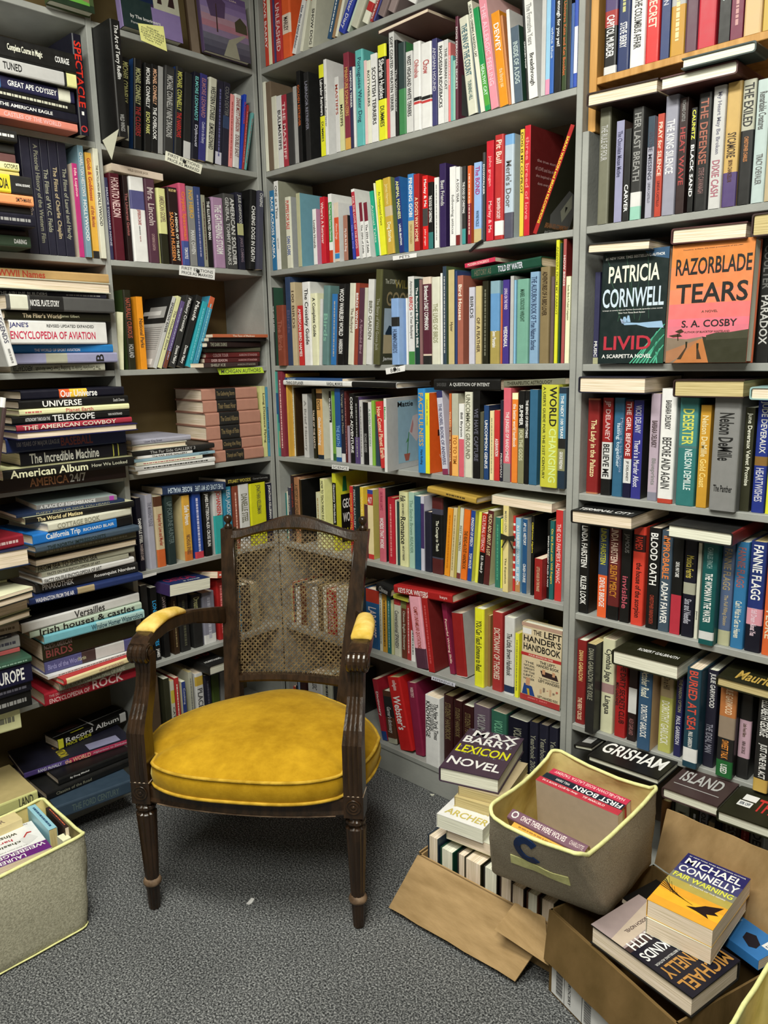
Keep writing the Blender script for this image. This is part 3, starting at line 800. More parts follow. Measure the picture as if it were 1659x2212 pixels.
H5 = """
@0 112 134 80 95 5a9 [258 .25 .5]
@0 136 174 110 95 488 [157 .25 .6;997 .7 .9]
@0 179 232 143 93 834|..~fcc
@1 236 246 195 115 da4
@3 256 290 225 230 222 [ddc .3 .5]
@3 291 312 262 225 ddc|..~554
@3 318 334 280 240 431/321
@3 405 448 365 295 ccc/aaa|A Brief History~888
@3 490 514 440 250 221|TALES OF THE EARTH~edc~.3~.85
@3 525 574 495 250 da6/ddc [123 .94 1;321 .06 .14]|IDIOT'S~222~.15~.3|Global Warming~fff~.4~.8
@3 640 660 610 270 eee [111 0 .45]|Greenhouse~fff~.1~.42
@3 664 690 640 270 7a4 [363 .9 1]
@2 692 738 660 245 259 [cdd .8 .94]|THE EARTH~8be~.5~.78
@2 741 774 725 260 223 [ddd .88 1]|Voyage to the Moon~998~.05~.6
@2 777 794 755 270 522|..~c88
@2 797 815 780 580 a9a
@2 822 858 795 290 111|COSMIC ADVENTURE~fff~.05~.85
@2 862 902 855 320 111/547 [547 .6 1]|..~999
@2 908 933 890 350 ccc|..~555
@2 940 978 930 370 111|RICHARD RHODES~999~.5~.8
@2 985 1013 965 370 ddd|A SEVEN WONDERS~798~.1~.7
@2 1016 1040 1000 355 8b4
@2 1046 1080 1025 480 345
@-1 1087 1148 1035 365 c33/c33|How Come? Planet Earth~fdb~.08~.85
@0 1160 1185 1125 410 ddd|Mattie the Meaning~393~.1~.6
"""
row(FC, ZS[3], 0.0, CI, shift(H5, CH, CI) + """
@-1 12 78 -35 205 38c|FACTFULNESS~ca6~.05~.68|Hans Rosling~234~.72~.9~.4
@-1 80 117 60 245 ee3/e62|DANIEL M. HEROIC~996~.08~.4~.35
232 282 175 230 ccd [336 0 .08;835 .93 1]|THE NOBEL BOOK OF ANSWERS~557~.15~.88
292 312 265 250 c63 [842 .4 1]|TOLSTOY THE TRICKSTER~fda~.2~.85
316 372 290 250 bba [fb6 .5 1]|TO TO TIM~a62~.52~.85
378 423 350 340 eee [d67 .48 1]|Bill Bryson~333~.12~.45
427 493 400 235 ddc|UNCOMMON GROUND~776~.03~.78
502 563 482 225 111|WE HAVE CAPTURE~667~.2~.8
567 597 560 415 554
600 643 595 355 247/124|UNCOMMON GENIUS~fff~.2~.85
652 688 645 405 eda|..~997
692 738 692 400 c33|AGGRAVATION~fff~.4~.65
744 769 740 310 223|FRIEDMAN~ccc~.65~.95
772 836 772 200 d67 [888 .8 1]|THE JUNGLES OF RANDOMNESS~fee~.25~.78
847 898 850 245 e83 [ffc 0 .07]|the better world handbook~fed~.12~.6
902 956 905 225 111 [886 .4 1]|SUMMER~fff~.15~.37|FOR THE GODS~ddb~.42~.75
960 998 965 225 111|THE BEING OF EVERYTHING~fff~.1~.5
1002 1072 1015 215 368
@-1 1098 1250 1100 170 cc4|WORLD~222~.02~.4~.42~.22|CHANGING~de9~.42~.95~.42~.22|A USER'S GUIDE FOR THE 21ST CENTURY~442~.02~.92~.16~-.28
@-1 1256 1326 1285 195 234 [58a .06 .5;222 .5 .6;886 .6 .82]|THE NEXT 100 YEARS~fff~.08~.5~.4|GEORGE FRIEDMAN~fff~.63~.8~.5
""", 'on the science shelf', 'books on the science shelf', cor, 0.15)
J6 = """
t 185 210 262 277
t 213 233 252 ddc
t 237 273 217 445|David Lynch~ccc~.15~.45
t 277 300 112 322|VIRGINIA~933~.1~.5
t 304 350 132 a75|A HISTORY OF WIZARDS~543~.1~.6
t 354 372 150 321/111
t 505 538 262 ddb|..~a85
t 541 578 142 eea/eea|HOW TO TEACH PIANO SUCCESSFULLY~222~.03~.8
t 648 680 92 dd3/dd3 [111 .12 .66]|Geometry Workbook~fff~.14~.64
t 806 834 207 c33|HOOKED ON MATH~da4~.1~.7
t 837 862 207 233|PERFECT BARTLEBY~bbb~.05~.6
t 900 928 217 ec4|WORDS~ed8~.1~.5
t 938 968 372 533
976 1028 975 240 eda/cb6 [349 0 .06;b33 .06 .22;c33 .93 1]|417~fff~.09~.21
1077 1133 1080 225 c67/222|WORDS THAT WORK~fff~.4~.82|DR FRANK LUNTZ~a35~.05~.3~.4
1157 1215 1158 310 b23|..~d88
1226 1238 1232 335 ddc
1240 1256 1240 345 244
1258 1333 1268 260 dda|Falk~333~.05~.13|HOW TO WRITE A~333~.15~.32|Romance~222~.33~.7|AND GET IT PUBLISHED~444~.72~.92
1347 1393 1368 265 acb|The Sandra Brown READER~798~.1~.8
1397 1448 1420 300 257
1451 1480 1470 300 ccd [436 .1 .7]
1483 1543 1500 440 223
"""
row(FC, ZS[2], 0.022, CK, shift(J6, CJ, CK) + """
303 400 310 180 522/333 [445 .15 .8;111 .22 .78]|The Courage to Teach~eed~.3~.7~.35
412 458 445 280 e92|..~c71
463 496 495 280 dc9|..~986
499 519 528 260 ba5
522 552 550 275 ddc [733 .92 1]|BEST WOMAN~776~.25~.6
557 610 590 290 e72|THE READ-ALOUD HANDBOOK~531~.3~.85
617 655 645 300 249/ee6|KINGDOM OF SPEECH~fff~.1~.5|TOM WOLFE~fff~.6~.82
685 709 700 310 ee5
713 758 745 325 111 [b32 0 .55]|CULTURAL LITERACY~fcc~.03~.53|E.D. Hirsch Jr~fff~.6~.85
762 813 800 300 522/dda|MUCH ADO ABOUT A LOT~eda~.05~.6
866 910 890 365 376|..~5a8
914 930 935 380 ee5
@0 934 982 960 260 ed9/cb8|MARIO LIVIO~887~.06~.3~.4|The Equation~443~.6~.9~.4
1023 1042 1050 350 c33 [eee .1 .13;eee .2 .23;eee .3 .33;eee .4 .43;eee .5 .53;eee .6 .63;eee .7 .73;eee .8 .83]
1046 1090 1070 370 8bd [b85 .85 1]|IN A SUNBURNED COUNTRY~fff~.1~.62|BILL BRYSON~fff~.66~.9
1107 1148 1140 380 258/ccc|AP U.S. HISTORY~fff~.05~.35|CRASH COURSE~fff~.6~.85
1182 1208 1215 350 111|CliffsNotes Algebra~ed4~.05~.5
@0 1216 1285 1225 730 922|LITTLE HOUSE ON THE PRAIRIE~db9~.2~.8
1297 1333 1320 380 111|WHICH PRESIDENT KILLED A MAN?~fff~.2~.85
1337 1386 1345 390 266|On the Road with Will Rogers~ec4~.1~.8
1397 1458 1405 295 c33/ddd|THE OLD FARMER'S ALMANAC~fcc~.15~.8
""", 'beside the chair crest', 'books on the shelf level with the chair top', cor, 0.15)
row(FC, ZS[1], 0.03, CL, """
t -535 -500 60 cc9
t -490 -455 40 a32
t -450 -410 60 345
t -405 -380 100 eee
t -375 -340 80 632
t -335 -300 60 888
t -295 -255 100 ddd
t -250 -215 80 543
t -210 -190 90 eed
t -185 -120 110 a22|LAROUSSE~ecc
t -115 -75 90 ddd
t -70 -40 100 ccb
t -35 0 120 eee
t 10 50 100 345
t 95 190 100 258 [a32 0 .22]|LAROUSSE~dcc~.3~.8
t 194 212 142 ddc|..~555
t 215 246 142 c93|..~432
t 249 276 147 266|..~9bb
281 300 275 185 cc9
304 350 298 175 ccb [a33 0 .1]|Conversational SPANISH~555~.2~.85
359 394 355 185 632 [774 0 .14]|Chinese English Dictionary~ccb~.18~.85
396 424 395 200 a33|..~ecc
426 454 412 250 eee [b33 0 .4]|..~444
@0 463 543 405 160 eab [534 .72 1]|CAMP'S UNFAMILIAR QUOTATIONS~a43~.14~.72
@0 552 595 495 170 a22/722|..~c55
706 739 640 210 824|Powerful Writing Skills~fdc~.22~.85
747 825 710 275 922/bbb [eee .99 1]
@1 876 943 852 235 ee3/dc6|YOU Can Teach Someone to Read~222~.15~.8
949 990 945 290 974
@2 1002 1073 980 260 a33|DICTIONARY OF THEORIES~edc~.2~.85
@2 1086 1158 1075 300 ddd [235 .88 .97]|The Little, Brown Handbook~444~.2~.75
@2 1166 1192 1160 420 ee3|..~884
""", 'above the dictionary shelf', 'books on the shelf above the dictionaries', cor, 0.15)
row(FC, ZS[0], 0.02, CM, """
t -640 -600 95 c33
t -595 -560 80 a53
t -555 -520 70 111
t -515 -480 60 235
t -475 -440 60 8ac|ENDING~eee~.05~.4
t -400 -330 55 311
t -320 -220 45 ddd|CLASSIC~333~.05~.4
t -215 -150 50 ccb|..~444
t -140 -60 60 222
221 257 145 90 a23 [248 .85 1]|Dictionary~fff~.2~.6
260 324 215 170 532 [222 .1 .5;aa9 .9 1]|Garner's dictionary~ccc~.3~.8
@1 347 440 250 75 c22 [e9887 0 0]|Webster's~fff~.25~.72|collegiate~fdd~.04~.18~.4
452 518 390 110 824|WEBSTER'S~ecc~.06~.2~.7
@0 527 628 495 190 eee|The New York Times~333~.08~.6~.3~.28|GUIDE TO ESSENTIAL~333~.1~.5~.25~0|KNOWLEDGE~222~.08~.6~.3~-.27
637 723 635 190 311|STUDENT HANDBOOK~764~.1~.6
730 788 728 235 311|STUDENT HANDBOOK~764~.1~.5
793 868 792 270 311|STUDENT HANDBOOK~764~.1~.6
t 872 988 265 656|VOLUME LIBRARY~aaa~.1~.6
t 997 1108 310 365|VOLUME LIBRARY~7b9~.1~.6
t 1118 1262 355 112|VOLUME LIBRARY 3~998~.1~.6
t 1272 1334 390 223|Yearbook 2002~998~.15~.6
t 1342 1408 410 223|Yearbook 2001~998~.15~.6
t 1414 1478 430 223|Yearbook 2003~998~.15~.6
""".replace(' [e9887 0 0]', ''), 'on the dictionary shelf', 'reference books on the bottom shelf', cor, 0.16)
# ---- the novels right of the grey upright
CN, CO, CP, CQ, CR, CS = (1240, 0, 3.96), (1240, 160, 3.96), (1220, 430, 3.779), (1220, 780, 3.779), (1220, 1040, 3.779), (1200, 1340, 3.614)
row(FC, ZP, 0.021, CN, """
246 356 ^23 111 [547 .22 .44;a33 .44 .58;ddd .93 1]|ADAM BRANDT~eba~0~.2|CAPITOL MURDER~fff~.48~.85
361 464 ^23 236|PROTOCOL~fff~.05~.33|STEVE BERRY~fff~.58~.8|..~cc8~.36~.5
469 598 ^24 eee [822 .26 .42]|BERRY~222~.02~.25|THE COLUMBUS AFFAIR~222~.44~.85
602 718 ^24 d33|THE THIRD SECRET~fdc~.05~.72
732 808 ^23 347|DEBORAH BILSTON~ccd~.02~.55
811 937 ^24 bbb [c93 .6 1;689 .28 .5;222 .1 .28]|..~eda
941 1044 ^24 645|JAMES CARLOS BLAKE~caa~.2~.45
1047 1203 ^24 c34|BLAKE~fdd~.05~.2~.4
1228 1328 ^24 222|TOMBSTONES~cdd~.0~.68
1331 1438 ^23 724|..~c99
1442 1600 ^23 db8|SAM BOURNE~765~.3~.72
1610 1700 ^23 ca4
1710 1800 ^23 a65
""", 'in the pine bookcase', 'novels in the pine bookcase', ('pine upright', 'L'), 0.155, (1.1983, 2.09))
row(FC, RZS[5], 0.0, CO, """
191 283 220 300 776/443|THE RULE OF FOUR~bbb~.15~.45
336 402 360 410 99b/544|The Chocolate Mouse Motive~446~.1~.55
409 463 420 480 222|CARVER~fff~.6~.9
467 562 495 300 333 [9cb .88 1;ddd .75 .88]|HER LAST BREATH~999~.05~.65
601 658 628 370 aab [345 0 .3]|GONE MISSING~445~.15~.62|LINDA CASTILLO~667~.65~.85~.4
681 736 705 350 b43|PRAY for SILENCE~fdc~.08~.6|LINDA CASTILLO~622~.65~.9~.4
739 850 768 200 99a/778|THE KING SILENCE~eee~.2~.65
861 933 880 220 322|HEAT WAVE~a44~.25~.75|RICHARD CASTLE~999~.02~.2~.4
961 1010 985 300 111|CAUNITZ~ee5~.02~.3|BLACK SAND~fff~.35~.85
1016 1128 1045 180 222|THE DEFENSE~a65~.05~.6|STEVE CAVANAGH~866~.63~.85
1136 1246 1170 120 ccc|DIXIE CASH~a67~.6~.9|My Heart May Be Broken~778~.05~.55~.4
1252 1376 1285 90 ca6 [547 .72 1]|SYCAMORE~432~.4~.6|BRYN CHANCELLOR~532~.62~.8~.3
1382 1496 1410 70 222 [bba 0 .4]|THE EXILED~222~.03~.37~.7|CHRISTOPHER CHARLES~c85~.45~.65~.4
1502 1618 1560 60 bcc|Remarkable Creatures~555~.1~.4|TRACY CHEVALIER~666~.6~.85
1622 1720 1650 100 ba8
""", 'under the pine bookcase', 'novels on the upper grey shelf', upr)
row(FC, RZS[4], 0.02, CP, """
226 268 258 600 335 [aa8 .93 1]|MUSIC~fff~.75~.92
1545 1659 1610 330 222|PARADOX~ddd~.45~.85|COULTER~777~.05~.4
1665 1740 1730 350 443
""", 'on the face-out novels shelf', 'spine-out novels beside the face-out pair', upr)
row(FC, RZS[3], 0.015, CQ, """
167 262 175 305 822 [b75 0 .015;b75 .985 1]|The Lady in the Palazzo~eda~.22~.82
284 368 310 300 111 [922 0 .45;ddd .45 .83]|JP DELANEY~dbb~.03~.43|BELIEVE ME~222~.47~.81
376 460 405 300 368|falling together~cde~.25~.7~.45|Marisa de los Santos~89b~.2~.75~.25~.3
467 530 520 315 113 [922 .02 .6;ddd .6 .85]|THE GIRL BEFORE~fdd~.03~.57|JP DELANEY~555~.62~.83~.4
534 613 565 320 338/222|There's a Murder Afoot~dde~.4~.88|VICKI DELANY~ccd~.05~.33
669 743 700 265 bab [889 .92 1]|BARBARA DELINSKY~433~.25~.5|Blueprints~888~.6~.85
@0 747 872 800 225 eee/ddd [b43 .96 1]|BARBARA DELINSKY~333~.1~.35|BEFORE AND AGAIN~444~.42~.87
@0 897 1048 950 300 377 [488 .0 .44;577 .44 .46]|DESERTER~dd6~.1~.43|NELSON DEMILLE~dee~.47~.85~.4~.1
@0 1066 1150 1120 360 c93|Nelson DeMille~eda~.1~.5|Gold Coast~fd8~.52~.8
@-1 1168 1385 1225 300 888/777|Nelson DeMille~222~.13~.55|The Panther~111~.74~.86~.9~9
1412 1498 1470 380 332|June Deveraux Velvet Promise~eed~.05~.75
1514 1622 1580 310 238 [863 .5 .58]|JUDE DEVERAUX~ddd~.02~.47|HEARTWISHES~ccd~.6~.9
1632 1720 1690 350 dd3
""", 'below the face-out novels', 'novels below the face-out pair', upr)
row(FC, RZS[2], 0.012, CR, """
93 185 105 340 111/321|LINDA FAIRSTEIN~fff~.02~.48|KILLER LOOK~fff~.58~.9
260 333 280 380 346 [e63 .52 1]|LINDA FAIRSTEIN~cc4~.0~.4|DEVIL'S BRIDGE~fff~.55~.88
337 432 375 375 622 [111 .85 1]|LINDA FAIRSTEIN~fdc~.0~.38|SILENT MERCY~c83~.4~.75
442 518 475 385 111|JAMOUS~888~.05~.25|invisible~b56~.5~.85
529 628 568 365 d43 [311 .08 .25]|RAMEO~d43~.1~.23|the house of the scorpion~311~.36~.92
650 748 690 375 111|BLOOD OATH~fff~.05~.56|CHRISTOPHER FARNSWORTH~a43~.66~.95
752 843 795 400 456|IMPROBABLE~e84~.05~.47|ADAM FAWER~fff~.5~.92
850 933 885 430 111 [b34 .6 1]|DEVIL MAY CARE~fff~.27~.42
940 1040 975 480 112 [aa9 .43 .55]|Monica Ferris~cb5~.15~.38|Sins and Needles~bbc~.6~.86
1049 1078 1085 500 ddc|Jaime~555~.6~.9
@-1 1082 1205 1140 490 155 [ddd .87 .95]|CHARLES FINCH~8aa~.05~.25|THE WOMAN IN THE WATER~fff~.3~.78
1222 1338 1285 500 568 [bb9 .85 1]|FANNIE FLAGG~a97~.05~.45|The Full Filling Station~ba8~.5~.8~.4
1342 1448 1405 490 37a|FANNIE FLAGG~a66~.05~.42|Can't Wait to Get to Heaven~eed~.55~.9
1457 1588 1550 490 237 [d9a .6 .75;112 .75 1]|FANNIE FLAGG~fff~.03~.52|I Still Dream About You~fde~.6~.85~.4
1597 1700 1680 500 d63|FLUKE~edb~.6~.85
""", 'on the legal thriller shelf', 'novels on the shelf third from the floor', upr)
row(FC, RZS[1], 0.012, CS, """
149 222 175 150 822|DIANA GABALDON~ec8~.12~.48~.45|THE FIERY CROSS~fdb~.68~.95~.45
@-2 226 292 255 180 222|DIANA GABALDON THE EXILE~998~.05~.62
342 438 372 140 ddb [a88 .47 .57]|Cynthia Jage~333~.1~.45|Lingua~333~.6~.8
452 538 480 300 a22|THE DIRTY SECRETS CLUB~211~.02~.82~.5~.15|MEG GARDINER~322~.3~.6~.3~-.3
554 618 570 340 211 [ddd .3 .63]|ALEX GARLAND~966~.7~.92
@-1 627 728 655 360 357/ca8|October Road~eed~.02~.35|DOROTHY GARLOCK~fff~.45~.85
791 893 820 400 bb6 [a97 0 .3]|On a Hill~432~.05~.2|DOROTHY GARLOCK~eed~.35~.9
916 970 945 420 225|THE JANSON OPTION~aa8~.05~.45|PAUL GARRISON~dde~.5~.85
@-2 982 1095 1035 370 245 [eee .8 .94]|BURIED AT SEA~d54~.02~.62|PAUL GARRISON~fff~.63~.79
1127 1225 1180 380 223|JULIE GARWOOD~eee~.03~.38|THE IDEAL MAN~99a~.55~.85
@-1 1242 1372 1290 480 222 [b74 .0 .35;987 .35 .58;263 .82 1]|JULIE GARWOOD~fdb~.03~.32|SWEET TALK~e94~.6~.8|USED~fff~.86~.96~.4
1402 1498 1445 570 222 [cab .3 .75]|Little French Bistro~654~.34~.5~.4|NINA GEORGE~655~.55~.7~.3
@-2 1532 1648 1590 600 222 [ca5 .86 1]|ELIZABETH GEORGE~eee~.02~.4|JUST ONE EVIL ACT~fff~.48~.85
""", 'on the lowest lit novel shelf', 'novels on the shelf second from the floor', upr)
CT = (1400, 1640, 6.405)
row(FC, RZS[0], 0.03, CT, """
t 180 320 560 642
t 330 365 580 443
t 370 580 600 887|MICHAEL HAUBER~443~.1~.6
t 590 715 640 332|..~ccc
t 720 830 680 99a|OLD GUNS~333~.05~.5
t 835 925 860 ba8
t 930 1020 760 222|A~777~.2~.4
t 1030 1290 760 432|ESSO~777~.1~.4
t 1295 1410 860 822|..~b66
t 1420 1630 880 888|DEREK C~333~.1~.6
""", 'behind the cardboard flap', 'books behind the cardboard box', ('grey upright', 'L'), cap=.235)
# ---- left bookcase, bay next to the corner (columns run towards the corner)
CU, CV, CX, CY = (0, 0, 2.765), (0, 250, 2.765), (0, 550, 2.765), (0, 820, 2.765)
lef = ('corner', 'R')
row(FL, ZS[6], 0.0, CU, """
722 775 722 340 111 [ddc .75 .92]|MICHAEL CONNELLY~cc8~.05~.5
800 850 800 350 111/247|MICHAEL CONNELLY~bb8~.1~.5|THE CLOSERS~a33~.52~.85
864 903 847 370 111|MICHAEL CONNELLY~eee~.05~.5|ECHO PARK~dd8~.55~.8
906 943 907 385 111|MICHAEL CONNELLY~eb9~.05~.45|THE OVERLOOK~fff~.48~.85
946 974 945 395 999
977 1038 987 395 333|MICHAEL CONNELLY NINE DRAGONS~bbb~.1~.8
1042 1088 1042 395 222/248|MICHAEL CONNELLY~cc6~.05~.48|THE NARROWS~c33~.5~.78
1096 1138 1096 430 222 [ccc .8 1]
@-1 1142 1183 1147 425 112|ELMORE LEONARD'S~7cc~.05~.55|Djibouti~ccd~.6~.85
@-1 1187 1228 1196 440 337|ELMORE LEONARD~a78~.05~.5|Comfort to the Enemy~bbd~.55~.8
@-1 1232 1278 1255 465 ccb|WESTERN STORIES~222~.1~.5|ELMORE LEONARD~222~.54~.85
1286 1323 1300 480 223 [ccd .85 1]|..~669
1326 1363 1335 490 223 [346 .4 .55]|COLIN DEXTER~777~.05~.4
1366 1388 1370 560 e99|..~a44
1392 1446 1395 560 ddd|DIANE MOTT DAVIDSON~944~.05~.5|DOUBLE SHOT~755~.55~.85
1450 1488 1480 570 24b|SLAUGHTER~c44~.1~.4
1490 1510 1520 640 a33|..~d99
1514 1545 1560 690 6aa|..~a44
""", 'on the upper first-editions shelf', 'first editions on the upper shelf', lef, 0.16)
row(FL, ZS[5], 0.0, CV, """
652 682 632 370 335|MALICE TOWARD NONE~bbc~.1~.85
690 753 652 340 512|HORATIO NELSON~ecc~.05~.5~.7
770 798 722 355 211|The Universal Genius~a66~.2~.7
807 893 772 360 eee [558 .16 .38]|JEFFERSON DAVIS~a33~.38~.56|THE MAN AND HIS HOUR~333~.57~.68~.5|WILLIAM C. DAVIS~a66~.69~.76~.4
897 958 867 375 534|Mrs. Lincoln~cbb~.1~.55|CATHERINE CLINTON~b99~.65~.85~.4
967 1018 937 430 dd9 [221 .6 1]|AMERICAN GOSPEL~876~.1~.45
1027 1088 1002 425 211|WE GOT HIM!~fd9~.0~.08~.9~9|SADDAM HUSSEIN~e95~.32~.95~.35~-.22|A MEMOIR OF THE HUNT~eed~.32~.95~.25~.22
1097 1140 1062 400 c57 [459 .7 1]|Cryptic Spaceman~e83~.1~.68|TOM DOYLE~fff~.78~.92
1144 1183 1122 420 888|NO HERO~da4~.05~.4|MARK OWEN~ddd~.55~.85
1187 1223 1172 425 347|..~99b
1226 1248 1216 475 998|..~533
1251 1278 1241 490 111|THE ILLUSTRATED MAN~fff~.05~.6
1287 1353 1267 485 a8a|THE GATHERING STORM~eee~.1~.8
1357 1425 1347 465 444|GENERAL TOMMY FRANKS~ccc~.05~.95~.3~-.22|AMERICAN SOLDIER~ddd~.05~.95~.35~.22
1432 1468 1432 460 223 [bb8 .4 .55]|JULIE GARWOOD~ccc~.03~.4|JANICE CUMMING~878~.58~.9
@-2 1476 1528 1482 440 111|CHASING DOGS IN DEATH~fff~.2~.9
@-3 1540 1596 1505 440 445|CHASING~ddd~.03~.2
""", 'on the biography shelf', 'books on the third shelf by the corner', lef, 0.16)
row(FL, ZS[5], 0.0, CV, """
182 238 152 105 223|The Bad Guys~987~.4~.7
241 296 217 130 223|A Pictorial History of the Western Film~887~.05~.9
299 343 263 140 223|The Films of W.C. Fields~998~.25~.8
346 398 311 150 223|The Films of Charlie Chaplin~ba8~.22~.85
401 452 359 160 223|The Films of Laurel and Hardy~998~.22~.85
478 509 440 285 b37/dcb|Ida Lupino~fcc~.05~.35
@-1 516 553 471 170 79a|CHARLTON HESTON'S~ddd~.06~.45|HOLLYWOOD~eee~.48~.85
561 598 516 220 da4 [222 .93 1]|Gods & Goddesses~a33~.05~.45|of the Movies~a54~.5~.7
@-1 606 662 562 195 ddc|THE ENCYCLOPEDIA OF~443~.15~.42~.4|HOLLYWOOD~333~.4~.7
""", 'in the film book row', 'film books on the third shelf', ('bay divider', 'R'), 0.17, (-1.1, -0.5757))
row(FL, ZS[4], 0.02, CX, """
706 742 700 345 eec
772 818 727 210 221/342|NATURALLY CURIOUS~a54~.1~.6|HOLLAND~bbb~.68~.85
846 882 788 250 e92|National Parks~543~.3~.7
915 940 1032 258 ccc/998|SPARROW RIVER~333~.08~.5
944 970 1062 256 dda|The Windward Shore~776~.2~.75
975 1000 1085 285 658 [743 .75 1]|..~aac
1012 1050 1120 255 333|Pillsbury Crossing~eee~.03~.5|Donna Mabry~fff~.7~.95
1062 1100 1178 255 222|Maude~eee~.08~.35|Donna Mabry~fff~.7~.95
1116 1148 1215 290 3ab|..~7cd
1152 1184 1258 260 49b [c64 0 .16]|..~8cd
""", 'above the neon paper sign', 'books leaning on the shelf of Michigan authors', lef, 0.16)
row(FL, ZS[3], 0.0, CY, """
1578 1602 1562 40 dd9|Long Distance Flying~443~.1~.8
1606 1634 1591 45 59b|DESIGN FOR SAFETY~235~.25~.85
""", 'beside the leather volumes', 'upright books beside the leather volumes', lef, 0.16)
row(FL, ZS[2], 0.005, CY, """
843 873 806 710 112|DANIELLE STEEL~fff~.28~.62|DANGEROUS GAMES~baa~.63~.85
900 943 852 695 aab/bbc|THE MARRIAGE PLEDGE~778~.1~.42
948 998 932 700 cb9 [532 0 .14;c63 .75 1]|Recipes for Love and Murder~a43~.25~.7
1012 1060 996 690 233|UP FORTUNE HUNTER~677~.1~.7
1112 1158 1092 695 da4/dc9 [c73 .85 1]|Safe Haven~fff~.15~.45|NICHOLAS SPARKS~754~.6~.9
1172 1223 1157 670 249 [c45 .9 1]|..~cce
1232 1273 1212 665 111|JAMES PATTERSON ALEX CROSS RUN~fff~.05~.85
t 1268 1325 662 ccc [3aa .4 1]|JOHANSEN~c33~.02~.4
t 1331 1380 645 38a|LISA JACKSON~cde~.05~.5
t 1386 1420 640 843|..~eba
t 1423 1485 630 ddd|DANIELLE STEEL~776~.15~.6
t 1490 1585 625 dd2|JONATHAN KELLERMAN~664~.03~.5
t 1590 1643 622 113|JONATHAN KELLERMAN~fff~.03~.6
""", 'left of the chair crest', 'thrillers and romances left of the corner', lef, 0.16)
C7 = (290, 1100, 4.809)
row(FL, ZS[1], 0.02, C7, """
t 60 130 800 222
t 162 228 822 111|LONDON BRIDGES~3ae~.18~.8|JAMES~eee~.84~.96
t 272 330 885 111|DAVID BALDACCI~877~.05~.6
t 378 435 900 321|..~875
t 450 555 900 222|..~554
t 590 690 900 222|Dream House~bb8~.05~.5
t 702 830 880 889 [ddd .82 1]|..~bbc
t 850 935 740 a22|..~e88
t 945 1000 760 333
t 1010 1100 790 6ac|..~fff
t 1110 1200 800 222
t 1210 1290 780 998
""", 'behind the yellow arm pad', 'dark thrillers behind the arm pad', lef, 0.16)
row(FL, ZS[0], 0.02, C7, """
t 130 250 1760 543
t 300 360 1770 332
t 372 410 1790 ccb [cb4 .15 .35]|CATHERINE~444~.4~.9
t 415 460 1760 b33|..~eed
t 490 530 1800 348/ddb|Cooking~ccd~.1~.4
t 560 600 1700 bba|..~777
t 630 715 1720 ddd [ca4 .05 .2]|PLACE SET~555~.25~.8
t 722 795 1740 223|..~556
t 800 880 1720 452
t 890 1010 1700 888
t 1030 1080 1690 a45
t 1085 1130 1680 222
""", 'low beside the chair back', 'books on the bottom shelf left of the chair', lef, 0.16)
# ---------------------------------------------------------------- books lying across the tops of the rows
G_ACROSS = 'books lying across the rows'
flat(FC, 0.0, CG, '490 292 1112 130 90 143|HISTORY AS~665~.05~.3|TOLD BY WATER~dde~.4~.75', 'dark green book lying across the bird books, red book on it', G_ACROSS)
flat(FC, 0.01, CG, '432 238 700 150 40 c35|MODERN SONGBIRDS~fcc~.1~.8', 'slim red book lying on the dark green book above the bird books', G_ACROSS, 0.1)
flat(FC, 0.0, CH, '215 192 1225 232 46 eee [111 .64 1]|THING EXPLAINER~444~.03~.2|RANDALL MUNROE~333~.42~.56', 'long white and black book lying across the science books', G_ACROSS, 0.16, hard=True)
flat(FC, 0.005, CH, '230 225 745 245 26 358|ALMANAC~cde~.05~.2', 'slim blue book lying under the long white science book', G_ACROSS, 0.15)
flat(FC, 0.0, CI, '155 218 750 222 100 111|A QUESTION OF INTENT~ccc~.25~.85~.35|DAVID KESSLER~555~.05~.2~.4', 'thick black book lying across the science books', G_ACROSS)
flat(FC, 0.005, CI, '780 193 1330 142 52 776|THERAPEUTIC ASTROLOGY~332~.06~.8', 'grey-brown book lying over the lime green spine', G_ACROSS)
flat(FC, 0.0, CK, '258 150 690 300 55 b94|..~542~.4~.8', 'gold-spined book lying across the writing books', G_ACROSS, 0.17, hard=True)
flat(FC, 0.0, CK, '838 235 1368 335 78 ccb', 'page block of a grey book lying above the sunburned-country row', G_ACROSS, 0.17, style='p', tall=0.15, hard=False)
flat(FC, 0.005, CL, '302 128 718 172 58 a22|KEYS FOR WRITERS~fee~.08~.6|keys~ecc~.8~.92~.4', 'dark red book lying above the pale pink spine', G_ACROSS, 0.15)
flat(FC, 0.02, CL, '296 152 402 190 26 bb4', 'thin olive book lying under the dark red book', G_ACROSS, 0.13)
flat(FC, 0.01, CL, '168 60 268 130 60 111/222|Chinese~999~.2~.8', 'black book lying above the language books beside the chair', G_ACROSS, 0.15)
flat(FC, -0.01, (550, 0, 4.1475), '1110 410 1560 205 30 eee/755', 'flat white-edged book lying tilted over the terrier books', G_ACROSS, 0.16, style='p', tall=0.15, hard=False)
flat(FC, -0.03, CN, '105 880 705 765 118 322', 'cream-paged book lying under the pine shelf, nearest the upright', G_ACROSS, style='p', tall=0.2, hard=True, xmin=1.1985)
flat(FC, -0.035, CN, '738 738 1398 588 112 533', 'cream-paged book with maroon spine lying below the pine shelf', G_ACROSS, style='q', tall=0.2, hard=True, page=1)
flat(FC, -0.05, CN, '918 580 1555 430 92 344', 'book with green-black cover lying on top of the maroon-spined book', G_ACROSS, style='q', tall=0.068, hard=True, page=1)
flat(FC, -0.03, CP, '176 447 690 412 82 333', 'cream-paged book lying on the blue and black face-out novel', G_ACROSS, style='p', tall=0.2, hard=True, xmin=1.1945)
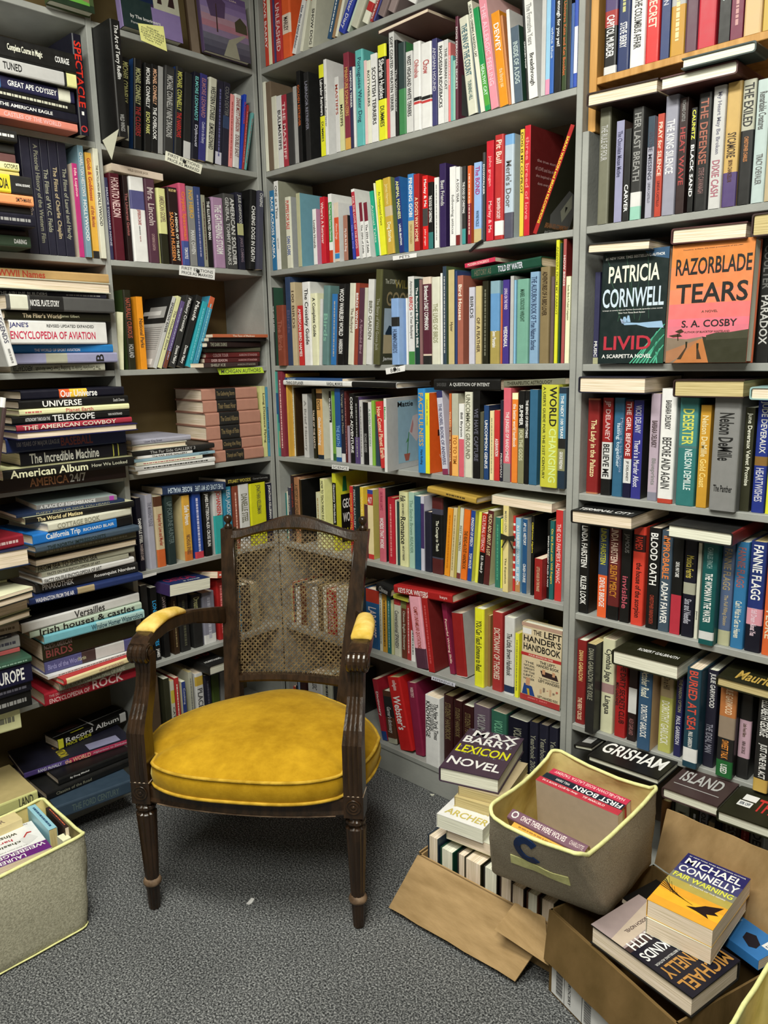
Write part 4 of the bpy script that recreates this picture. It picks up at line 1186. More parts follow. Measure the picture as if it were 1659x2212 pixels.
flat(FC, -0.03, CP, '862 372 1482 318 128 533', 'thick cream-paged book lying on the orange face-out novel', G_ACROSS, style='p', tall=0.2, hard=True)
flat(FC, -0.03, CP, '1515 325 1900 290 185 433', 'thick tan-paged book lying right of the orange novel', G_ACROSS, style='p', tall=0.2, hard=True, page=2)
flat(FC, -0.03, CQ, '108 265 655 277 132 223', 'cream-paged book lying above the dark red lady spine', G_ACROSS, style='p', tall=0.2, hard=True, xmin=1.1945)
flat(FC, -0.03, CQ, '880 290 1462 296 142 322', 'cream-paged book lying over the teal and grey spines', G_ACROSS, style='p', tall=0.2, hard=True, page=2)
flat(FC, -0.03, CQ, '1505 305 2000 320 105 9bb', 'cream-paged book lying above the cobalt blue spine', G_ACROSS, style='p', tall=0.2, hard=True)
flat(FC, -0.05, CR, '48 325 552 376 108 111', 'yellow-paged black book lying above the legal thrillers', G_ACROSS, style='p', tall=0.2, hard=True, xmin=1.1945,
     art=[('t', 'TERMINAL CITY', .5, .12, .85, .12, 'eee')])
flat(FC, -0.05, CR, '836 430 1366 520 108 722/222', 'black book with maroon spine lying above the pink and black spine', G_ACROSS, style='q', tall=0.2, hard=True, page=1)
flat(FC, -0.04, CS, '440 292 960 412 115 221', 'thick black book lying above the blue and olive spines', G_ACROSS, style='p', tall=0.2, hard=True, page=1, xmin=1.1945,
     art=[('t', 'ROBERT GALBRAITH', .6, .2, .6, .08, 'eee'), ('p', [(.3, .5), (.55, .45), (.5, .7), (.35, .75)], 'a63')])
flat(FC, -0.04, CS, '1252 445 1900 640 78 221', 'tan-paged black book lying above the brown lawyer spine', G_ACROSS, style='p', tall=0.2, hard=True, page=2,
     art=[('t', 'Maurice', .45, .2, .5, .25, 'ca5')])
GJ = 'large novels lying in front of the bottom shelf'
CTT = (1200, 1560, 3.614)
flat(FC, -0.11, CTT, '828 585 1272 722 82 433', 'dark grey book with silver title lying between two black ones', GJ, style='p', tall=0.24, hard=True, page=1, zcap=.3772,
     art=[('t', 'ISLAND', .48, .32, .72, .2, 'bbb'), ('r', .1, .14, .9, .15, 'bbb'), ('r', .05, .8, .6, .82, '766')])
flat(FC, -0.12, CTT, '1256 765 1760 905 88 221', 'black book with a red title and a white price sticker', GJ, style='p', tall=0.24, hard=True, page=1, zcap=.3772,
     art=[('t', 'THIRD', .75, .28, .6, .22, 'c33'), ('r', .2, .3, .42, .4, 'eee'), ('r', .18, .19, .4, .28, 'eee'), ('t', '30% OFF', .29, .235, .17, .05, '345', 3)])
flat(FC, -0.09, CTT, '250 262 815 420 50 111', 'black book with a large white name lying behind the fabric bin', GJ, style='p', tall=0.22, hard=True, page=1, zcap=.3772, xmin=1.1945,
     art=[('t', 'JOHN', .6, .62, .5, .16, '888'), ('t', 'GRISHAM', .5, .28, .86, .24, 'fff')])
flat(FC, -0.05, CTT, '145 205 285 232 34 111', 'black book with a grey sticker lying beside the grey upright', GJ, style='p', tall=0.2, hard=True, page=1, art=[('r', .25, .1, .75, .4, 'aaa')], xmin=1.1945)
flat(FL, 0.0, CV, '662 326 975 398 45 dcb|WILD GOOSE JACK~876~.3~.7~.4', 'cream book lying across the biographies near the bay divider', G_ACROSS, 0.14)
flat(FL, 0.0, CY, '966 658 1330 648 54 235|THE LOVE OF MY LIFE~bcd~.04~.5|ROSIE WALSH~cde~.55~.92', 'navy book lying across the romances with its spine inverted', G_ACROSS, 0.15, style='i')
flat(FL, 0.005, CY, '1340 622 1612 604 34 111|STUART WOODS~cb5~.05~.55|Carnal Curiosity~888~.6~.95~.4', 'slim black book with yellow lettering lying by the corner', G_ACROSS, 0.15)
flat(FL, -0.03, C7, '370 922 808 868 122 436/236', 'dark blue book with its fore edge out, above the arm pad', G_ACROSS, style='p', tall=0.17, hard=False, page=1,
     art=[('t', 'CRITICAL', .45, .3, .7, .22, 'b35'), ('t', 'a novel', .6, .1, .4, .07, 'ddd')])
flat(FL, -0.03, C7, '785 1762 1000 1695 100 222', 'black book with red title lying low beside the chair back', G_ACROSS, style='p', tall=0.2, hard=True, page=1,
     art=[('t', 'LIVID', .5, .6, .8, .3, 'b34'), ('t', 'A SCARPETTA NOVEL', .5, .2, .8, .1, 'eee')])
flat(FL, 0.0, C7, '830 650 1000 690 70 c54|..~fff', 'orange book with a white sticker lying behind the chair post', G_ACROSS, 0.13)
# ---------------------------------------------------------------- piles on the left bookcase
CZ, CBB, CAA = (0, 1060, 4.8794), (0, 1380, 4.8794), (0, 820, 2.765)
stack(CY, 0.05, ZS[3], (740, 70), """
130 146 745 121 112 [fc4 .45 .62;e63 .35 .45]|Our Universe~fff~.36~.72~.8
118 202 770 170 111|UNIVERSE~fff~.2~.55~.7|South Downs~bbb~.85~.96~.4
120 241 776 205 eeb|Planet Earth~c66~.4~.65|..~c66~.05~.2
78 296 778 250 111|ASTRONOMY THROUGH THE~ccc~.1~.3~.6|TELESCOPE~eee~.32~.68~.8|VAN NOSTRAND~ccc~.8~.93~.3
104 346 792 285 a34/123|THE AMERICAN COWBOY~edc~.05~.85~.7
108 394 826 330 eee/225 e
45 470 757 405 125|100 YEARS OF MAJOR LEAGUE~99a~.08~.42~.4|BASEBALL~844~.43~.7~.6
128 536 762 480 112 [dd6 .86 .87;dd6 .91 .92]|The Incredible Machine~fff~.08~.72~.75
22 620 806 540 111/dda|American Album~eec~.05~.62~.8|How We Looked~bba~.65~.94~.35
4 711 757 615 211|AMERICA~a75~.22~.52~.6|24/7~bbb~.53~.66~.6
""", 'in the astronomy and Americana pile', 'pile of picture books level with the science shelf')
stack(CZ, 0.06, ZS[2], (1235, 90), """
394 266 1240 150 888/abb [a4a .9 .96]|A PLACE OF REMEMBRANCE~eee~.04~.72~.7
178 342 1320 160 235|FUZZY ZOELLER HAVE YOU HEARD~998~.1~.92~.6
275 412 1422 215 111/ddb|The World of Matisse~eda~.1~.5~.6
520 490 1386 300 ddc|COTTAGE BOOK~998~.1~.6 i
360 636 1400 400 27c [111 .83 1]|California Trip~fff~.12~.45~.7|RICHARD BLAIR~eee~.48~.8~.3
388 712 1474 470 456|THE NORTH IMPRESSIONISTS~233~.1~.65
384 762 1442 540 665|..~998
385 858 1452 617 bbb/222 e
388 918 1422 690 aa9|FROM SEA TO SHINING SEA~333~.02~.6~.7
448 966 1362 750 aa9|FACTS ON FILE ENCYCLOPEDIA OF ART~444~.06~.65~.6
458 1042 1422 800 ddd|FACTS ON FILE ENCYCLOPEDIA OF ART~444~.02~.62~.6
388 1142 1462 900 222|PINAKOTHEK~fff~.06~.35~.5|Rosenquist Nordsee~eee~.55~.97~.4
318 1252 1512 980 236 [a97 .4 .55]|WASHINGTON FROM THE AIR~eef~.05~.37~.6
""".replace('~.6 i\n', '~.6\n'), 'in the art book pile', 'pile of art books level with the chair top')
stack(CZ, 0.05, ZS[1], (1470, 1150), """
244 1598 1478 1245 ddd/222|Versailles~333~.42~.68~.75
328 1648 1502 1322 bcb|Irish houses & castles~222~.08~.93~.85
480 1701 1532 1420 7bc [acc .5 1]|Winslow Homer Watercolors~245~.45~.98~.6
470 1896 1442 1610 221|NORTH AMERICAN~988~.02~.3~.25~.25|BIRDS~844~.03~.3~.4~-.12
488 2021 1512 1720 558 [433 .36 .5;ccc .5 .8]|Birds of the World~99c~.03~.35~.4|Martin~bb9~.32~.4~.3
518 2078 1522 1745 ddd/eee|..~555
688 2141 1562 1820 b33 [eda .03 .97]|HISTORY OF ROCK & ROLL~966~.4~.7~.4
640 2203 1572 1900 776|THE ROCK AND ROLL HALL OF FAME~aa9~.04~.72~.6
488 2361 1546 2006 a23|ENCYCLOPEDIA OF~ecc~.04~.42~.35~-.2|ROCK~fdd~.45~.76~.7|THE DEFINITIVE ILLUSTRATED~c99~.04~.42~.2~.2
""", 'in the castles and rock music pile', 'pile of architecture and music books')
chain(CBB, ZS[0], """
622 1176 1522 782 98 111/222 [ee4 0 .07;ddd .88 .97]|Record Album~fff~.1~.86~.5~.15|PRICE GUIDE~ee4~.1~.45~.3~-.28
258 1477 1392 1100 60 548/323 .26 [a35 .4 1]|RAND McNALLY~dde~.12~.33~.5|the WORLD~eb9~.36~.6~.7|Afghanistan to Zimbabwe~cab~.62~.97~.45
622 1552 1392 1240 70 111|By Doug Mitchel~eee~.15~.4~.3
500 1710 1402 1330 72 111/222|Classics of the Road~776~.1~.5~.4
598 1915 1470 1690 138 345|THE FORD CENTURY~566~.2~.8~.5
""", 'in the floor pile beside the chair', 'pile of car and music books by the floor', .24)
# second column of piles, farther from the corner
stack(CZ, 0.10, ZS[2], (245, 370), """
-380 620 246 490 923|..~ecc
-420 830 310 690 eee/235 e
-400 950 200 870 443
-300 960 66 890 dda/eea
-250 1150 340 960 ddd/eec e
-260 1240 352 1040 dcb/222 e
-280 1400 300 1160 ccc/dda e
-300 1500 322 1240 ddc/443 e
""", 'in the page-edge pile left of the art books', 'pile of books with their page edges outward', -0.947)
stack(CBB, 0.13, ZS[1], (212, -165), """
-200 20 212 -60 a98|..~654
-220 90 125 0 223|..~999
-240 190 218 105 999|..~445
-230 225 214 150 c66
-200 390 342 260 354|..~8a9
-220 590 352 465 113|EUROPE~eee~.3~.85~.6
-230 700 340 560 112|..~778
-230 870 345 720 111|..~999
-200 1060 232 960 dda/222|..~776
""", 'in the dark pile beside rock books', 'pile of dark books on the lower left', -0.965)
stack(CBB, 0.13, ZS[0], (350, 1190), """
-160 1470 360 1310 cc8/ba7|LAND~443~.6~.9~.9
-170 1640 130 1560 434
-150 1840 550 1650 bbb/333|..~444
-150 2000 540 1800 222/333
""", 'in the pile behind the pale bin', 'pile behind the linen bin', -0.98)
stack(CX, 0.03, ZS[4], (650, 150), """
-30 172 655 205 b96/c97|WWII Names~b43~.03~.42~.7
-10 232 665 268 ddc/ccb e
-30 284 640 300 223|THE AIRLINE BUILDERS~eee~.03~.45~.6|..~999~.62~.95~.3
48 366 690 384 555 [ddc .03 .18;222 .2 .5]|NICKEL PLATE STORY~eee~.2~.46~.7
36 416 665 436 221|The Flier's World~edb~.15~.5~.5|James Gilbert~ddb~.5~.68~.4
72 570 645 568 eee|JANE'S~337~.0~.18~.25~.28|ENCYCLOPEDIA OF AVIATION~c35~.0~.87~.33~-.12|REVISED UPDATED EXPANDED~444~.36~.86~.13~.28
82 628 680 616 27b|THE WORLD OF SPORT AVIATION~eef~.2~.65~.35~-.15
82 684 706 676 99b [aa9 .3 .5]|B~222~.78~.86
70 738 632 726 aa9 i|The Complete Guide to Building Your Own Aircraft~443~.05~.75|AEROCRAFTER~222~.78~.98
""", 'in the aviation pile', 'pile of aviation books')
stack(CU, 0.0, ZS[6], (385, 308), """
-60 262 385 345 eee|Spirits of the world~888~.4~.75|..~444~.85~.95
-60 330 455 432 111|Complete Course in Magic~eed~.2~.6~.4|COURAGE~eee~.75~.92~.3
-60 430 460 520 222 [bbb .0 .85;dd9 .88 1]|TUNED~111~.15~.36~.5
-60 500 446 612 224 [47a 0 .12;ddc .8 .95]|GREAT APE ODYSSEY~eee~.2~.78~.4
-60 560 452 675 111|..~ccb
-60 620 465 728 112|THE AMERICAN EAGLE~eee~.1~.7~.35
-60 675 465 782 d87|CASTLES OF THE WORLD~ebb~.15~.8~.5
""", 'in the pile beside the red lettered spine', 'pile of coffee-table books', -0.646)
stack(CV, 0.03, ZS[5], (108, 115), """
-60 178 108 190 222|..~ddd
-60 250 92 258 333
-60 312 98 318 644
-60 355 120 362 dda|OCTOPUS~332~.5~.95~.5
-60 418 122 420 cb7
-60 500 200 508 dc3 [222 .5 1]|MEDIA~222~.1~.45|NATIONAL GEOGRAPHIC~eee~.62~.95~.4
-60 568 206 572 e96|SMITHMARK~222~.6~.95~.4
-60 618 192 625 222
-60 690 216 697 112|..~999
-60 748 160 755 322
-60 818 190 818 343|DARING~ddd~.6~.9~.4
""", 'in the pile left of the film books', 'pile left of the black film books', -0.818)
stack(CX, 0.0, ZS[4], (1598, 470), """
1272 505 1600 490 b64|The Face of Madness~edc~.35~.75
1248 525 1590 512 222
1240 550 1558 548 211|THE DARK DURKE~998~.05~.35
1234 580 1556 575 554
1232 615 1552 608 622|COLOR TOUR~b99~.12~.4|AARON STANDER~a88~.6~.95~.4
1222 640 1552 634 522|DEER SEASON~dbb~.12~.4|AARON STANDER~c99~.6~.95~.4
1218 672 1542 660 433|SHELF ICE~bba~.12~.38|AARON STANDER~aa9~.6~.95~.4
""", 'in the pile behind the neon sign', 'pile of Michigan mysteries', -0.0185)
stack(CY, 0.0, ZS[3], (1536, 38), """
1205 112 1536 105 b87 [222 .24 .6]|The Gathering Storm~875~.26~.58~.5
1215 188 1542 175 b87 [222 .24 .6]|Their Finest Hour~875~.26~.58~.5
1230 264 1556 250 b87 [222 .24 .6]|The Grand Alliance~875~.26~.58~.5
1236 350 1560 330 b87 [222 .24 .6]|The Hinge of Fate~875~.26~.58~.5
1252 415 1566 392 b87 [222 .24 .6]|Closing the Ring~875~.26~.58~.5
1275 494 1576 460 b87 [222 .24 .6]|Triumph and Tragedy~875~.26~.58~.5
""", 'in the leather volume pile', 'leather volumes piled by the corner', -0.0465)
stack(CY, 0.03, ZS[3], (1140, 318), """
752 385 1140 350 aab|Upper King Street~667~.2~.5~.5
760 405 1116 385 ddc e
790 435 1282 402 222|The Far Side GALLERY 3~aaa~.2~.75
822 470 1150 430 eee [eee 0 .3]|The FAR SIDE GALLERY~222~.25~.9
800 500 1284 430 9bc|LARSON~246~.75~.95~.4
815 520 1210 460 eed|..~b66
810 545 1286 480 ddd|..~444
826 562 1282 500 eee
""", 'in the cartoon paperback pile', 'cartoon paperbacks in a pile', -0.25, -0.5578)
# ---------------------------------------------------------------- face-out books
def faceout(F, rec, crop, BL, BR, TL, z, T, col, art, label, tilt=0.0, yaw=0.0, bands=(), segs=(), group='face-out books', page=1, cover=None):
    ox, oy, sc = crop; P = rec * F['sg']
    c = lambda q: (ox + q[0] / sc, oy + q[1] / sc)
    p = on(*c(BL), F['ax'], P); q = on(*c(BR), F['ax'], P); t = on(*c(TL), F['ax'], P)
    W = (q - p).length; H = t.z - p.z if z is None else t.z - z
    if z is not None: p.z = z + .0006
    R = (Matrix.Rotation(yaw, 3, 'Z') @ F['r']); A = UPV.cross(R); A.normalize()
    Z = (UPV * math.cos(tilt) + A * math.sin(tilt)).normalized(); X = R.cross(Z)   # front cover faces the room
    return make_book(basis(X, R, Z, p - X * T + UPV * (T * math.sin(tilt) + .0002)), T, W, H, col, cover, bands, segs, art, hard=True, page=page, label=label, group=group)
A_LIVID = [('p', [(.62, 1), (1, 1), (1, .9), (.72, .94)], '357'), ('p', [(.55, 0), (.95, .3), (1, .3), (1, 0)], '254'),
    *[('p', [(.5 + i * .05, .0), (.52 + i * .05, .0), (1.0 - (i % 3) * .05, .34 - i * .03), (.985 - (i % 3) * .05, .34 - i * .03)], '5b9', 1.6) for i in range(9)],
    *[('p', [(.05 + i * .08, .98 - (i % 4) * .2), (.06 + i * .08, .98 - (i % 4) * .2), (.2 + i * .07, .8 - (i % 3) * .2), (.195 + i * .07, .79 - (i % 3) * .2)], '354', 1.6) for i in range(10)],
    ('t', '#1 NEW YORK TIMES BESTSELLING AUTHOR', .5, .945, .88, .026, 'eee'),
    ('t', 'PATRICIA', .5, .8, .76, .15, 'eed'), ('t', 'CORNWELL', .5, .59, .92, .17, 'cde'),
    ('t', 'It keeps us coming back to Patricia Cornwells sprawling crime novels', .5, .48, .9, .014, 'ddd'), ('t', 'New York Times Book Review', .5, .455, .4, .013, 'ddd'),
    ('p', [(.36, .37), (.62, .36), (.95, .37), (.98, .31), (.75, .315), (.58, .345), (.4, .345)], '9bd', 2), ('p', [(.36, .37), (.38, .42), (.41, .42), (.45, .37)], '9bd', 2),
    ('p', [(.42, .37), (.44, .43), (.465, .43), (.49, .37)], '9bd', 2), ('p', [(.36, .36), (.33, .4), (.345, .405), (.42, .36)], 'abd', 2),
    ('t', 'LIVID', .45, .185, .72, .125, 'b34', 4), ('t', 'A SCARPETTA NOVEL', .45, .065, .76, .035, 'eee', 4)]
faceout(FC, -0.012, CP, (265, 1340), (800, 1345), (300, 450), RZS[4], 0.035, '122', A_LIVID, 'black face-out novel with blue-white name and a pale blue arm', 0.03)
A_RAZ = [*[('r', 0, 1 - (i + 1) / 16, 1, 1 - i / 16, c) for i, c in enumerate('d84 d84 d84 e85 e85 e85 e86 e86 e77 e77 e78 d78 d78 d79 d89 d89'.split())],
    ('t', 'Touching, brilliant, the most provocative of the year', .5, .95, .8, .012, '643'),
    ('t', 'RAZORBLADE', .52, .81, .92, .14, '222', 2.5), ('t', 'TEARS', .52, .585, .88, .165, '222', 2.5), ('t', 'A NOVEL', .52, .43, .2, .02, '543', 2.5),
    ('t', 'S. A. COSBY', .52, .33, .68, .06, '222', 2.5), ('t', 'AUTHOR OF BLACKTOP WASTELAND', .5, .26, .56, .016, '432', 2.5),
    ('p', [(0, .22), (.25, .2), (.45, .22), (.45, .0), (0, 0)], '876', 1.6), ('p', [(.42, .2), (.55, .2), (.6, 0), (.1, 0)], 'b74', 1.9), ('p', [(0, .1), (.42, .2), (.3, .1), (.05, 0), (0, 0)], 'a75', 1.8),
    ('p', [(.45, .22), (.55, .21), (.75, .24), (1, .24), (1, 0), (.55, 0)], '332', 2.2), ('p', [(.5, .23), (.62, .25), (.78, .25), (1, .27), (1, .2), (.5, .19)], '443', 2.4),
    ('p', [(.1, .27), (.18, .29), (.22, .265), (.16, .25)], '432', 2.4), ('p', [(.02, .235), (.16, .25), (.2, .225), (.08, .22)], '432', 2.4), ('p', [(.13, .25), (.145, .25), (.155, .19), (.14, .19)], '432', 2.4),
    ('p', [(.245, .18), (.27, .18), (.27, .13), (.25, .13)], '221', 2.8), ('p', [(.25, .13), (.268, .13), (.2, .03), (.15, .03)], '432', 2.6),
    ('p', [(.385, .165), (.415, .165), (.415, .12), (.39, .12)], '221', 2.8), ('p', [(.39, .12), (.413, .12), (.46, .03), (.4, .03)], '432', 2.6)]
faceout(FC, -0.03, CP, (820, 1350), (1475, 1365), (885, 385), RZS[4], 0.04, 'd85', A_RAZ, 'orange and pink face-out novel with bold black title', 0.04, 0.0, cover='c64')
A_LH = [('r', .0, 0, 1, .075, 'a33'), ('r', 0, .955, 1, 1, 'b98'), ('r', 0, .58, 1, .62, 'b33'), ('t', 'FOUR BOOKS IN ONE', .5, .6, .6, .022, 'fdc'), ('r', .03, .86, .25, .93, 'eee', 1.2), ('t', 'THE', .4, .9, .2, .06, '111'), ('t', 'LEFT', .78, .9, .42, .08, '111'),
    ('t', "HANDER'S", .52, .805, .92, .08, '111'), ('t', 'HANDBOOK', .52, .7, .92, .085, '111'), ('t', 'THE LEFT-', .68, .54, .4, .035, '222'), ('t', 'HANDED BOOK', .68, .495, .55, .035, '222'),
    *[('t', s, .22, .5 - i * .042, .28, .026, '444') for i, s in enumerate(('THE', 'NATURAL', 'SUPERIORITY', 'OF THE', 'LEFT-', 'HANDER'))],
    ('p', [(.5, .44), (.9, .43), (.95, .36), (.55, .37)], '322'), ('p', [(.55, .46), (.62, .46), (.62, .4), (.55, .4)], 'c97', 2), ('p', [(.8, .46), (.87, .45), (.86, .4), (.8, .4)], 'c97', 2),
    ('t', "THE WORLD'S GREATEST", .72, .34, .5, .018, '444'), ('t', 'LEFT-HANDERS', .72, .305, .52, .035, '222'),
    ('p', [(.05, .08), (.1, .22), (.3, .2), (.38, .08)], '248', 2), ('p', [(.14, .2), (.24, .2), (.25, .3), (.15, .3)], 'c97', 2.2), ('p', [(.17, .16), (.23, .16), (.25, .08), (.2, .08)], 'ca3', 2.4),
    *[('p', [(.5 + .08 * i, .14 + .03 * (i % 3)), (.55 + .08 * i, .15 + .03 * (i % 3)), (.55 + .08 * i, .2 + .03 * (i % 2)), (.5 + .08 * i, .2 + .03 * (i % 2))], ('ca8', '876', 'b65')[i % 3], 2) for i in range(6)],
    ('t', 'LEFT-HANDED KIDS', .7, .1, .5, .03, '222'), ('t', 'JAMES T. deKAY', .45, .045, .5, .022, 'e88')]
faceout(FC, 0.02, CL, (1205, 880), (1488, 968), (1215, 345), ZS[1] + .001, 0.03, 'dca', A_LH, 'white face-out handbook with black title and red bands', 0.02)
A_MAT = [('r', .3, .08, 1, .95, 'acd', 1), ('t', 'Mattie', .5, .9, .42, .07, '222', 3), ('p', [(.45, .2), (.62, .2), (.58, .1), (.49, .1)], 'b65', 2), ('p', [(.53, .2), (.55, .2), (.6, .5), (.58, .5)], '595', 2), ('p', [(.5, .35), (.58, .38), (.56, .42)], '6a6', 2), ('p', [(.6, .5), (.7, .72), (.9, .75), (.98, .5), (.8, .35)], 'edd', 2), ('p', [(.62, .5), (.7, .68), (.72, .6), (.68, .48)], 'd99', 2.4)]
ref = at_height(FC, 560 + 1195 / 4.1475, -0.03, ZS[3])
make_book(basis(Vector((math.cos(.15), math.sin(.15), 0)), Vector((-math.sin(.15), math.cos(.15), 0)), UPV, Vector((ref - .004, -0.06, ZS[3] + .0006))), 0.0095, 0.2, 0.215, 'ddd', 'ccc', (), [('Mattie', '393', .1, .3)], A_MAT, hard=False,
          label='pale picture book with a potted plant on its cover, beside the blue spine', group='face-out books')
# ---------------------------------------------------------------- large picture books of the upper left shelves
def leftbook(crop, xb0, xb1, xt0, yt, z, plane, D, col, segs, label, bands=(), cover=None, group='oversize black books'):
    ox, oy, sc = crop
    s0 = at_height(FL, ox + xb0 / sc, plane, z); s1 = at_height(FL, ox + xb1 / sc, plane, z)
    t = on(ox + xt0 / sc, oy + yt / sc, 0, plane)
    s0 = max(s0, -.5578) if s1 > -.56 else s0
    return make_book(basis(FL['r'], FL['a'], UPV, Vector((plane, s0, z))), s1 - s0, D, min(t.z - z, .2885), col, cover, bands, segs, hard=True, page=1, label=label, group=group)
leftbook(CU, 706, 770, 650, 78, ZS[6] + .0005, 0.095, 0.29, '111', [('The Art of Terry Redlin', 'ddd', .04, .5, .5), ('WILD WINGS', '999', .8, .95, .4)], 'very tall black art book jutting out past the bay divider')
leftbook(CU, 478, 536, 430, 196, ZS[6] + .0005, 0.04, 0.25, '112', [('SPECTACLE', 'd32', .07, .72, .7), ('..', 'eee', .76, .82, .5), ('O', 'b33', .9, .97)], 'tall black book with large red lettering beside the lying books')
A_DIS = [('r', 0, .5, .55, 1, '124'), ('r', .55, .45, 1, 1, 'bba'), ('r', .5, 0, 1, .45, '87a'), ('r', 0, 0, .5, .5, '233'), ('p', [(.2, .95), (.5, .98), (.48, .8), (.25, .8)], '38b', 2), ('t', 'by The Imagineers', .38, .2, .5, .07, 'ddd', 3), ('t', 'Foreword by Michael', .38, .1, .5, .05, 'bbb', 3), ('p', [(.62, .55), (.68, .9), (.7, .55)], '322', 2), ('p', [(.8, .55), (.9, .9), (.92, .55)], '322', 2)]
faceout(FL, -0.01, CU, (740, 160), (1095, 270), (650, -260), ZS[7] + .004, 0.03, '98b', A_DIS, 'face-out book with black and lavender cover behind the yellow note', 0.12, 0.0, group='face-out books', cover='324')
A_SUN = [*[('r', 0, 1 - (i + 1) / 10, 1, 1 - i / 10, c) for i, c in enumerate('658 769 87a 98a a89 a78 879 667 556 445'.split())], ('p', [(.3, .35), (.33, .35), (.35, .8), (.33, .8)], '433', 2), ('p', [(.12, .9), (.35, .98), (.55, .85), (.5, .6), (.2, .58)], '546', 1.8), ('p', [(.72, .45), (.98, .45), (.98, .6), (.85, .7), (.72, .6)], '443', 2), ('p', [(.4, 0), (.75, 0), (.7, .25), (.95, .42), (.9, .43), (.55, .28)], '998', 2), ('t', 'Painter of Light', .55, .93, .5, .04, 'dcc', 3)]
faceout(FL, -0.025, CU, (1225, 305), (1500, 380), (1150, -120), ZS[7] + .001, 0.02, '546', A_SUN, 'face-out landscape book in dusky purple beside the corner', 0.1, 0.0)
faceout(FL, 0.03, CU, (1140, 262), (1200, 296), (1095, -120), ZS[7] + .001, 0.012, '432', [('r', .1, .03, .9, .97, '876')], 'narrow dark wooden picture frame edge beside the purple landscape book', 0.1, 0.0, group='face-out books')
faceout(FL, -0.035, CU, (300, 60), (570, 125), (230, -380), ZS[7] + .001, 0.03, '453', [('r', 0, .0, 1, .12, '232'), ('r', .3, .15, .9, .8, '875'), ('p', [(.05, .15), (.5, .2), (.9, .15), (.9, .1), (.05, .1)], '6a4', 2)], 'face-out book with green garden cover on the topmost left shelf', 0.1, 0.0)
# ---------------------------------------------------------------- paper signs
def sign(corners, ax, plane, col, lines, name, label, tc='444', pin=False, cat='sign', thick=0.0006):
    P = [on(x, y, ax, plane) for x, y in corners]            # BL BR TR TL
    bm = bmesh.new(); N = (P[1] - P[0]).cross(P[3] - P[0]).normalized()
    back = [bm.verts.new(p - N * thick) for p in P]; front = [bm.verts.new(p) for p in P]
    bm.faces.new(front); bm.faces.new(back[::-1])
    for i in range(4): bm.faces.new((front[i], back[i], back[(i + 1) % 4], front[(i + 1) % 4]))
    R = (P[1] - P[0]); w = R.length; R.normalize(); U = N.cross(R); h = (P[3] - P[0]).dot(U); C0 = sum(P, Vector()) / 4
    n = len(lines)
    for i, s in enumerate(lines):
        if s: put_text(bm, s, C0 + U * (h * ((n - 1) / 2 - i) / n * .92) + N * 0.0004, R, U, w * (.88 if len(s) > 6 else .5), h * .62 / n, 1, False, 2)
    bmesh.ops.translate(bm, verts=bm.verts, vec=-C0)
    if pin:
        o = thing(name, label, cat, C0); obj('paper', bm, [mat(col, .8), mat(tc)], o)
        b = bmesh.new(); bmesh.ops.create_uvsphere(b, u_segments=10, v_segments=6, radius=0.005)
        for v in b.verts: v.co = v.co * (1 if True else 1) + N * 0.002 + U * h * .12
        obj('push_pin', b, mat('111'), o, True)
    else:
        o = obj(name, bm, [mat(col, .8), mat(tc)]); o.location = C0; tag(o, label, cat)
    return o
u = lambda c, *q: [(c[0] + x / c[2], c[1] + y / c[2]) for x, y in q]
sign(u(CU, (985, 958), (1198, 1040), (1210, 985), (990, 900)), 0, 0.018, 'eed', ['FIRST EDITIONS', 'PRICE AS MARKED'], 'paper_sign', 'white handwritten sign pinned under the upper first editions', pin=True)
sign(u(CV, (1070, 950), (1282, 980), (1285, 915), (1072, 893)), 0, 0.012, 'eee', ['FIRST EDITIONS', 'PRICE AS MARKED'], 'paper_sign', 'white handwritten sign pinned under the biographies', pin=True)
sign(u(CX, (1312, 718), (1578, 706), (1565, 672), (1296, 680)), 0, 0.014, 'ce4', ['MICHIGAN AUTHORS'], 'paper_sign', 'neon green handwritten sign on the shelf edge')
sign([(305, 87), (361, 111), (353, 57), (298, 50)], 0, 0.045, 'ee9', ['DISNEY', 'COLLECTIBLES', 'DUE TO PRICE', 'PLEASE HANDLE', 'WITH CARE', 'Thank You'], 'paper_note', 'yellow handwritten note stuck on the topmost left shelf', cat='note')
sign(u(CD, (1198, 923), (1410, 893), (1410, 856), (1196, 885)), 1, -0.0022, 'eee', ['PETS'], 'shelf_label', 'white printed shelf tag reading PETS', cat='label')
sign(u(CF, (1138, 1074), (1305, 1043), (1308, 990), (1130, 1020)), 1, -0.014, 'eee', ['Birds'], 'paper_sign', 'small white handwritten sign pinned under the bird books', pin=True)
sign(u(CH, (650, 965), (800, 982), (803, 946), (652, 928)), 1, -0.0022, 'eee', ['SCIENCE'], 'shelf_label', 'white printed shelf tag reading SCIENCE', cat='label')
sign(u(CL, (570, 757), (738, 810), (742, 785), (572, 732)), 1, -0.0022, 'dde', ['REFERENCE'], 'shelf_label', 'white printed shelf tag reading REFERENCE', cat='label')
sign(u(CY, (845, 1190), (935, 1165), (935, 1150), (842, 1172)), 0, 0.003, 'ddd', [''], 'shelf_label', 'small white tag on the shelf edge left of the chair', cat='label')
bm = bmesh.new(); p = [on(*q, 0, .10) for q in u(CU, (612, 838), (668, 955), (710, 770))]
f = [bm.verts.new(v) for v in p] + [bm.verts.new(v - Vector((.001, 0, 0))) for v in p]
for q in ((0, 1, 2), (5, 4, 3), (0, 3, 4, 1), (1, 4, 5, 2), (2, 5, 3, 0)): bm.faces.new([f[i] for i in q])
tag(obj('paper_note', bm, mat('bba', .8)), 'grey folded paper corner hanging under the tall black art book', 'note')
